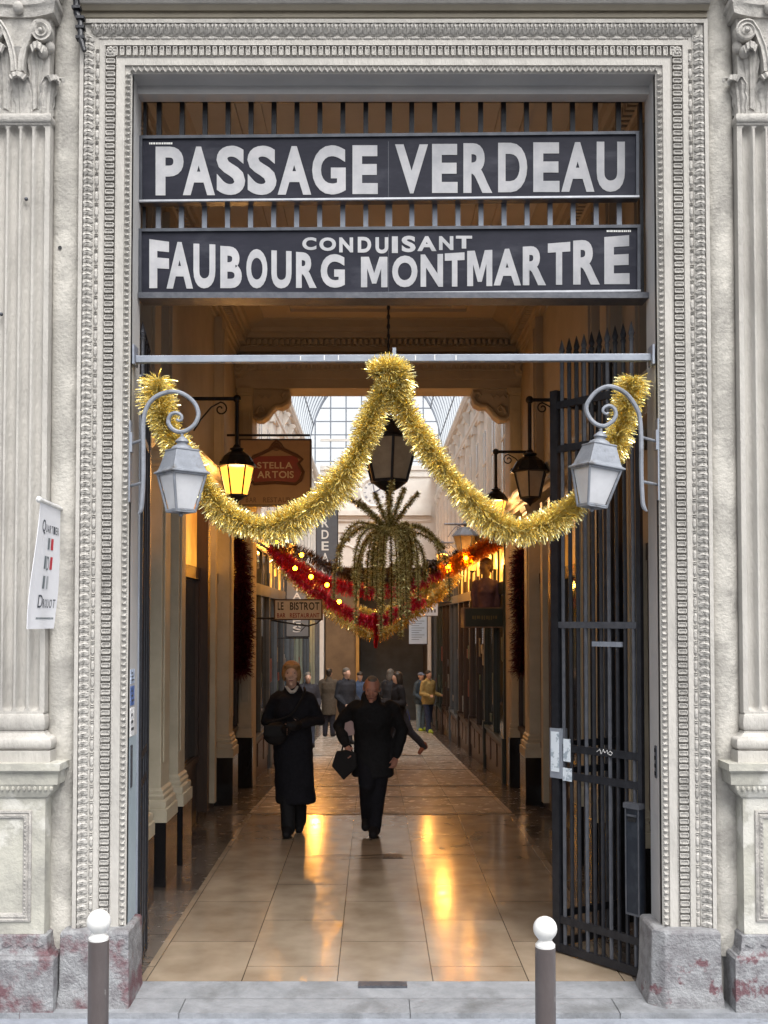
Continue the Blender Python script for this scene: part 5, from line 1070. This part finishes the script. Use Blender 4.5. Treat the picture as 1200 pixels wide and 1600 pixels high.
def hand(m, wrist, dirv, side, curl=.5, k=1.0):
    """palm with five bent fingers; dirv along the hand, side = direction of the thumb"""
    d = Vector(dirv).normalized(); sd_ = Vector(side); sd_ = (sd_-d*sd_.dot(d)).normalized(); nn = d.cross(sd_).normalized(); w = Vector(wrist)
    limb(m, [w, w+d*.045*k, w+d*.085*k], [.026*k,.034*k,.030*k], 8)
    limb(m, [w+d*.04*k+sd_*.018*k, w+d*.08*k+sd_*.03*k], [.022*k,.014*k], 8); limb(m, [w+d*.04*k-sd_*.018*k, w+d*.08*k-sd_*.03*k], [.022*k,.013*k], 8)
    for i, (o, L) in enumerate(((.03,.068),(.01,.078),(-.011,.072),(-.031,.056))):
        p0 = w+d*.085*k+sd_*o*k; a1, a2, a3 = curl*.6, curl*1.3, curl*1.9
        p1 = p0+(d*math.cos(a1)+nn*math.sin(a1))*L*.45*k; p2 = p1+(d*math.cos(a2)+nn*math.sin(a2))*L*.33*k; p3 = p2+(d*math.cos(a3)+nn*math.sin(a3))*L*.26*k
        limb(m, [p0,p1,p2,p3], [.0098*k,.009*k,.0085*k,.0075*k], 7)
    t0 = w+d*.03*k+sd_*.028*k; t1 = t0+(d*.6+sd_*.8).normalized()*.035*k; t2 = t1+(d*.85+sd_*.35+nn*.4).normalized()*.03*k; limb(m, [t0,t1,t2], [.014*k,.011*k,.009*k], 7)
def figure(loc, label, group, yaw, sc, P, K):
    """P: pose (joints in metres for a figure facing -Y), K: colours and clothing"""
    r = thing('person', loc, label, 'person', group); M0 = Matrix.Translation(loc) @ Matrix.Rotation(yaw,4,'Z') @ Matrix.Scale(sc,4); vx = K.get('vox',.02)
    W = lambda p: M0 @ Vector(p)
    Th = Matrix.Translation(P['head']) @ Matrix.Rotation(P.get('hyaw',0),4,'Z') @ Matrix.Rotation(P.get('hpitch',0),4,'X') @ Matrix.Rotation(P.get('hroll',0),4,'Y')
    b = MB(); headparts(b, Th); pel, che, nk = [Vector(P[k]) for k in ('pelvis','chest','neck')]
    limb(b, [nk-Vector((0,0,.05)), nk, Vector(P['head'])-Vector((0,-.015,.08))], [.062,.054,.052])
    def torso(m, e, hem=None):
        secs = []
        if hem:
            hx, hy, hz, hrx, hry = hem; secs.append((hx,hy,hz,hrx,hry)); secs.append((hx*.6+pel.x*.4,hy*.6+pel.y*.4,hz+(pel.z-hz)*.45,hrx*.55+(.165+e)*.45,hry*.55+(.12+e)*.45))
        secs += [(pel.x,pel.y,pel.z-.04,.165+e,.115+e),(pel.x,pel.y,pel.z+.08,.158+e,.112+e)]
        mid = pel.lerp(che,.55); secs += [(mid.x,mid.y,mid.z,.142+e,.105+e),(che.x,che.y,che.z,.168+e,.118+e)]
        top = che.lerp(nk,.62); secs += [(top.x,top.y,top.z,.165+e,.095+e),(nk.x,nk.y,nk.z-.03,.075+e*.6,.065+e*.6)]
        m.rings([[(x+rx*math.cos(2*math.pi*j/18)*(1), y+ry*math.sin(2*math.pi*j/18), z) for j in range(18)] for x,y,z,rx,ry in secs])
    torso(b, 0)
    for A, sg in ((P['armL'],-1),(P['armR'],1)):
        limb(b, A, [.052,.04,.028]); d = Vector(A[2])-Vector(A[1]); hand(b, Vector(A[2])+d.normalized()*.01, P.get('hd'+('L' if sg < 0 else 'R'), d), P.get('thL' if sg < 0 else 'thR', (-sg*.3,-1,0.2)), K.get('curl',.5))
    for L_ in (P['legL'],P['legR']): limb(b, L_[:3], [.078,.055,.04]); limb(b, [L_[2],L_[3]], [.042,.03])
    bb = MB(); bb.add(b, lambda p: W(p)); blob(bb, 'body', K['skin'], r, vx, 2 if vx < .015 else 3)
    # hair
    h = MB(); hs_ = K.get('hairshape','short')
    def e(c, q): h.ell(Th @ Vector(c), q[0],q[1],q[2],14,9,M=Th.to_3x3().to_4x4())
    if hs_ == 'bob':
        e((0,.02,.052),(.092,.102,.088)); e((-.072,.015,-.005),(.026,.065,.07)); e((.072,.015,-.005),(.026,.065,.07)); e((0,.075,-.02),(.075,.05,.08)); e((-.035,-.062,.085),(.045,.035,.028)); e((.04,-.060,.082),(.045,.035,.028))
    elif hs_ == 'bald': e((-.07,.03,.01),(.02,.05,.04)); e((.07,.03,.01),(.02,.05,.04)); e((0,.08,.0),(.065,.035,.055)); e((0,.0,.100),(.05,.06,.026))
    elif hs_ == 'long': e((0,.018,.04),(.088,.104,.095)); e((0,.07,-.08),(.085,.055,.13)); e((-.068,.02,-.05),(.028,.06,.10)); e((.068,.02,-.05),(.028,.06,.10))
    elif hs_ == 'cap': e((0,.01,.06),(.088,.104,.07)); e((0,-.10,.06),(.06,.06,.012))
    else: e((0,.022,.05),(.083,.098,.085)); e((0,.065,-.01),(.072,.045,.07))
    if h.v:
        hh = MB(); hh.add(h, lambda p: W(p)); blob(hh, 'cap' if hs_ == 'cap' else 'hair', K['hair'], r, max(.012,vx*.7), 2, .012 if vx < .015 else 0)
    if vx < .015:
        eyes(M0 @ Th, r); q_ = MB(); q_.ell(M0 @ Th @ Vector((0,-.093,-.062)), .024,.007,.0055, 10, 6); q_.build('mouth', bpy.data.materials['mouth_red'] if 'mouth_red' in bpy.data.materials else mat('mouth_red',(.16,.05,.045),None,.5), r, smooth=True)
    # clothing
    ex = K.get('thick',.028); cvx = max(.014, vx*.9); c = MB(); torso(c, ex, P.get('hem'))
    for A, sg in ((P['armL'],-1),(P['armR'],1)):
        limb(c, [Vector(A[0])+Vector((-sg*.03,0,.01)),A[0],Vector(A[0]).lerp(Vector(A[1]),.5),A[1],Vector(A[1]).lerp(Vector(A[2]),.6),A[2]], [q_*K.get('slv',1) for q_ in (.085,.078,.072,.068,.06,.05)])
    limb(c, [nk+Vector((0,.02,-.03)), nk+Vector((0,.02,.025))], [.10,K.get('collar',.075)])
    cc = MB(); cc.add(c, lambda p: W(p)); blob(cc, 'coat', K['coat'], r, cvx, 3, K.get('fold',.02))
    tr_ = MB()
    for L_ in (P['legL'],P['legR']): limb(tr_, [Vector(L_[0])+Vector((0,0,.05)),L_[0],L_[1],Vector(L_[1]).lerp(Vector(L_[2]),.6),Vector(L_[2])+Vector((0,0,-.03))], [.10,.105,.082,.075,.068])
    tt = MB(); tt.add(tr_, lambda p: W(p)); blob(tt, 'trousers', K['legs'], r, cvx, 3, .012)
    for L_ in (P['legL'],P['legR']):
        s_ = MB(); a, t_ = Vector(L_[2]), Vector(L_[3]); d = (t_-a); hx = Vector((d.x,d.y,0)).normalized() if Vector((d.x,d.y,0)).length > .02 else Vector((0,-1,0))
        limb(s_, [a+Vector((0,0,.02)), a-Vector((0,0,.035))-hx*.03, a-Vector((0,0,.03))+hx*.03, t_], [.062,.052,.056,.046]); 
        if K.get('boots'): limb(s_, [Vector(L_[1]).lerp(a,.25), a], [.07,.058])
        ss = MB(); ss.add(s_, lambda p: W(p)); blob(ss, 'boot' if K.get('boots') else 'shoe', K['shoe'], r, cvx, 2)
    return r, W
kx = 10.05/1600
# woman in black coat
yw = 4.30; fw = at(457,1308,yw); fw.z = 0
PW = dict(pelvis=(0,0,.93), chest=(0,.0,1.22), neck=(-.0,.0,1.42), head=(-.012,-.03,1.575), hyaw=.05, hpitch=-.05,
  armL=[(-.170,.0,1.325),(-.265,.03,1.10),(-.09,-.20,1.06)], armR=[(.170,.0,1.325),(.275,.02,1.12),(.10,-.21,1.10)], thL=(.2,-.3,1), thR=(-.2,-.3,1),
  legL=[(-.075,0,.88),(-.055,-.04,.48),(-.035,-.10,.09),(-.04,-.23,.035)], legR=[(.085,0,.88),(.07,.02,.48),(.06,.16,.12),(.06,.06,.035)], hem=(.03,.01,.30,.20,.165))
BLONDE = mat('ginger_hair',(.36,.20,.08),(.22,.11,.04),.5,scale=60,stretch=(1,1,.2)); GREYH = mat('grey_hair',(.14,.12,.10),(.09,.08,.07),.6,scale=50); DARKH = mat('dark_hair',(.02,.015,.012),(.03,.022,.016),.5,scale=50)
wm_, _ = figure(fw, 'woman with ginger hair and long black coat walking towards the street', None, 0, .985, PW, dict(vox=.0078, skin=SKIN, hair=BLONDE, hairshape='bob', coat=COATB, legs=COATB2, shoe=LEATHER, thick=.032, fold=.03, slv=.88))
cl_ = MB(); cl_.tube([fw+Vector(q_) for q_ in ((-.062,-.055,1.435),(-.03,-.088,1.40),(-.012,-.098,1.385),(.01,-.098,1.385),(.03,-.088,1.40),(.05,-.055,1.435))], [.012,.016,.018,.018,.016,.012], 8); cl_.build('collar', mat('pale_scarf',(.5,.47,.43),(.4,.37,.34),.8), wm_, smooth=True)
gp_ = MB()
for A_, th_ in ((PW['armL'],PW['thL']),(PW['armR'],PW['thR'])): d_ = Vector(A_[2])-Vector(A_[1]); hand(gp_, Vector(A_[2])+d_.normalized()*.006, d_, th_, .5, 1.16)
gq_ = MB(); gq_.add(gp_, lambda p: Matrix.Translation(fw) @ Matrix.Scale(.985,4) @ p); blob(gq_, 'glove', LEATHER, wm_, .0085, 1)
bg_ = thing('shoulder_bag', fw+Vector((-.14,-.2,.86)), 'round black shoulder bag at the hip of the woman in black', 'bag')
m = MB(); bc = fw+Vector((-.15,-.185,.99)); m.ell(bc,.125,.055,.115,14,8); m.box(bc.x-.11,bc.x+.1,bc.y-.058,bc.y-.04,bc.z-.02,bc.z+.09); blob(m,'bag_body',LEATHER,bg_,.012,3,.01)
m = MB(); m.tube(catmull([bc+Vector((-.09,.02,.10)),fw+Vector((-.02,-.185,1.16)),fw+Vector((.07,-.165,1.27)),fw+Vector((.12,-.09,1.38)),fw+Vector((.11,.02,1.42))],6), .011, 6); m.build('strap', LEATHER, bg_, smooth=True)
# man in black coat, leaning into his stride
ym = 4.25; fm = at(583,1306,ym); fm.z = 0
PM = dict(pelvis=(.0,.04,.86), chest=(-.01,-.05,1.14), neck=(-.02,-.14,1.335), head=(-.012,-.205,1.448), hyaw=-.05, hpitch=.34, hroll=.05,
  armL=[(-.195,-.06,1.24),(-.345,.05,1.07),(-.265,-.12,.90)], armR=[(.20,-.06,1.24),(.285,.02,1.02),(.225,-.03,.78)], hdL=(.35,-.2,-.7), thL=(.6,-.6,.1), thR=(-.5,-.9,0),
  legL=[(-.075,.03,.82),(-.06,-.10,.50),(-.055,.12,.16),(-.075,.0,.075)], legR=[(.085,.03,.82),(.05,-.03,.46),(.01,-.03,.085),(.0,-.17,.035)], hem=(.0,.04,.57,.215,.175))
figure(fm, 'balding man in dark coat striding towards the street with papers', None, 0, .985, PM, dict(vox=.0078, skin=SKINR, hair=GREYH, hairshape='bald', coat=COATB2, legs=COATB, shoe=LEATHER, thick=.034, fold=.035, curl=.85, slv=.94, collar=.092))
hp = fm+Vector((-.25,-.17,.78)); hb = thing('document_bag', hp, 'flat dark bag hanging from the hand of the striding man', 'bag')
m = MB(); pg = [(-.10,.05),(-.145,-.09),(-.03,-.225),(.10,-.10),(.09,.03),(.0,.06)]; m.prism(pg, lambda a,b_,d: hp+Vector((a,d,b_)), -.03, .03); m.build('bag_body', LEATHER, hb, bevel=.012)
m = MB(); m.tube(catmull([hp+Vector((-.05,0,.04)),hp+Vector((-.03,0,.11)),hp+Vector((.03,0,.11)),hp+Vector((.05,0,.04))],5), .008, 6); m.build('handle', LEATHER, hb, smooth=True)
pf_ = fm+Vector((-.235,-.02,1.07)); pp = MB(); pp.prism([(-.055,-.12),(.05,-.10),(.075,.10),(-.02,.12)], lambda a,b_,d: pf_+Vector((a,d,b_)), -.008, .008)
tag(pp.build('paper_folder', mat('pink_papers',(.45,.30,.28),(.38,.25,.24),.6,scale=10), None), 'pinkish bundle of papers tucked under the arm of the striding man', 'papers')
# people further down the arcade
def standing(step=0.0, bend=.12, arm=.0):
    return dict(pelvis=(0,0,.92), chest=(0,0,1.22), neck=(0,0,1.44), head=(0,-.02,1.60), armL=[(-.19,0,1.37),(-.25,.03,1.09),(-.22,-.12-bend,.92+arm)], armR=[(.19,0,1.37),(.25,.03,1.09),(.22,-.12-bend,.92+arm)],
      legL=[(-.085,0,.87),(-.09,-step*.6,.47),(-.10,-step,.085),(-.11,-step-.13,.035)], legR=[(.085,0,.87),(.09,step*.3,.47),(.10,step,.085),(.11,step-.13,.035)], hem=(0,0,.72,.19,.15))
GR = 'people far down the arcade'
def far(label, px, d, top, yaw, coat, legs, shoe, hair, hs_, P=None, hemz=.72, thick=.035, **kw):
    Y = d-5.75; c = at(px,1060,Y); c.z = flr(Y); h = Z(top,Y)-c.z; P = P or standing(); P['hem'] = (0,0,hemz,.19,.15)
    return figure(c, label, GR, yaw, h/1.715, P, dict(vox=.021, skin=SKIN, hair=hair, hairshape=hs_, coat=cloth(label[:14].replace(' ','_')+'_coat',coat), legs=cloth(label[:14].replace(' ','_')+'_legs',legs), shoe=shoe, thick=thick, **kw))
YS_ = mat('yellow_green_shoe',(.45,.55,.04),(.3,.4,.04),.5); BS_ = mat('brown_boot',(.20,.06,.03),(.13,.04,.02),.4); 
far('person in brown grey coat seen from behind, leftmost of the far group', 514, 25.4, 1045, math.pi-.2, (.10,.08,.06), (.03,.03,.04), LEATHER, DARKH, 'short', hemz=.55)
far('stout person in dark coat with pale grey hair in the far group', 541, 22.5, 1044, .7, (.03,.032,.04), (.02,.02,.025), LEATHER, GREYH, 'short', thick=.07)
far('person in blue jacket and dark cap beside the stout one', 562, 25.0, 1050, .3, (.06,.09,.16), (.03,.04,.06), LEATHER, DARKH, 'cap')
far('person in dark jacket half hidden behind the shoulder of the woman in black', 481, 21.5, 1051, .2, (.04,.04,.05), (.05,.06,.09), LEATHER, GREYH, 'short')
far('long haired person in dark clothes behind the shoulder of the striding man', 610, 24.0, 1046, 2.4, (.035,.035,.04), (.02,.02,.025), LEATHER, GREYH, 'long')
Pw = standing(.30, .3, .2); Pw['legR'] = [(.085,.05,.87),(.12,.22,.50),(.12,.52,.22),(.12,.42,.08)]
far('person in dark coat and brown boots striding left behind the striding man', 622, 19.0, 1050, -1.25, (.02,.02,.024), (.03,.03,.04), BS_, DARKH, 'long', P=Pw, boots=True, hemz=.6)
far('man in yellow jacket and blue jeans with bright yellow green shoes', 669, 27.2, 1048, .75, (.40,.30,.12), (.04,.055,.11), YS_, DARKH, 'short', P=standing(.12,.15,.12), hemz=.78, thick=.05)
far('person in grey blue jacket, cap and pale jeans beside the yellow jacket', 657, 28.0, 1051, .9, (.06,.09,.12), (.22,.30,.36), YS_, mat('cap_blue',(.12,.15,.22),None,.7), 'cap', hemz=.78, thick=.05)
# blue bag on the floor by the striding woman
c = at(637,1143,13.6); m = MB(); m.ell((c.x,c.y,c.z),.11,.08,.07,12,8); o = bpy.data.objects.new('shopping_bag', None); C.objects.link(o); o.location = (c.x,c.y,c.z-.07); tag(o,'crumpled blue carrier bag beside the brown boots','bag'); blob(m,'bag_body',mat('blue_plastic',(.03,.06,.35),(.02,.04,.25),.35),o,.014,1,.05)
m = MB(); m.tube([(c.x-.05,c.y,c.z+.04),(c.x-.03,c.y,c.z+.3),(c.x,c.y,c.z+.42),(c.x+.03,c.y,c.z+.3),(c.x+.05,c.y,c.z+.04)], .006, 5); m.build('handle', bpy.data.materials['blue_plastic'], o)
# mannequin bust on the sign box
Yq = 8.98; q = at(759,950.5,Yq); mq = thing('mannequin_bust', q, 'mannequin bust in a purple blouse standing on the green sign box', 'mannequin'); k_ = .73/.72
mb_ = MB(); TT = Matrix.Translation(q+Vector((0,0,.60))) @ Matrix.Rotation(-.9,4,'Z') @ Matrix.Scale(1.0,4); headparts(mb_, TT); limb(mb_, [q+Vector((0,.01,.38)),q+Vector((0,.01,.52))],[.055,.048]); loft(mb_, [(q.x,q.y,q.z+.1,.1,.08),(q.x,q.y,q.z+.36,.11,.07),(q.x,q.y,q.z+.42,.05,.05)])
blob(mb_, 'body', mat('mannequin_skin',(.22,.14,.09),(.18,.11,.07),.35), mq, .014, 3)
hm = MB()
for c_, r_ in (((0,.02,.055),(.088,.1,.08)),((0,.08,-.01),(.07,.05,.08))): hm.ell(TT @ Vector(c_), *r_, 12, 8, M=TT.to_3x3().to_4x4())
blob(hm, 'hair', mat('mannequin_hair',(.10,.05,.02),(.06,.03,.015),.4), mq, .014, 2)
cm = MB(); loft(cm, [(q.x,q.y,q.z+.0,.125,.10),(q.x,q.y,q.z+.08,.115,.095),(q.x,q.y,q.z+.22,.135,.115),(q.x,q.y,q.z+.33,.15,.10),(q.x,q.y,q.z+.40,.11,.075),(q.x,q.y,q.z+.44,.06,.055)])
for sg in (-1,1): cm.ell(q+Vector((sg*.06,-.07,.24)),.055,.055,.055,10,7); limb(cm, [q+Vector((sg*.14,0,.36)),q+Vector((sg*.175,.01,.20)),q+Vector((sg*.165,-.02,.03))],[.055,.048,.04])
blob(cm, 'blouse', mat('purple_cloth',(.115,.07,.135),(.08,.05,.10),.7,scale=20,bump=.2), mq, .014, 3)
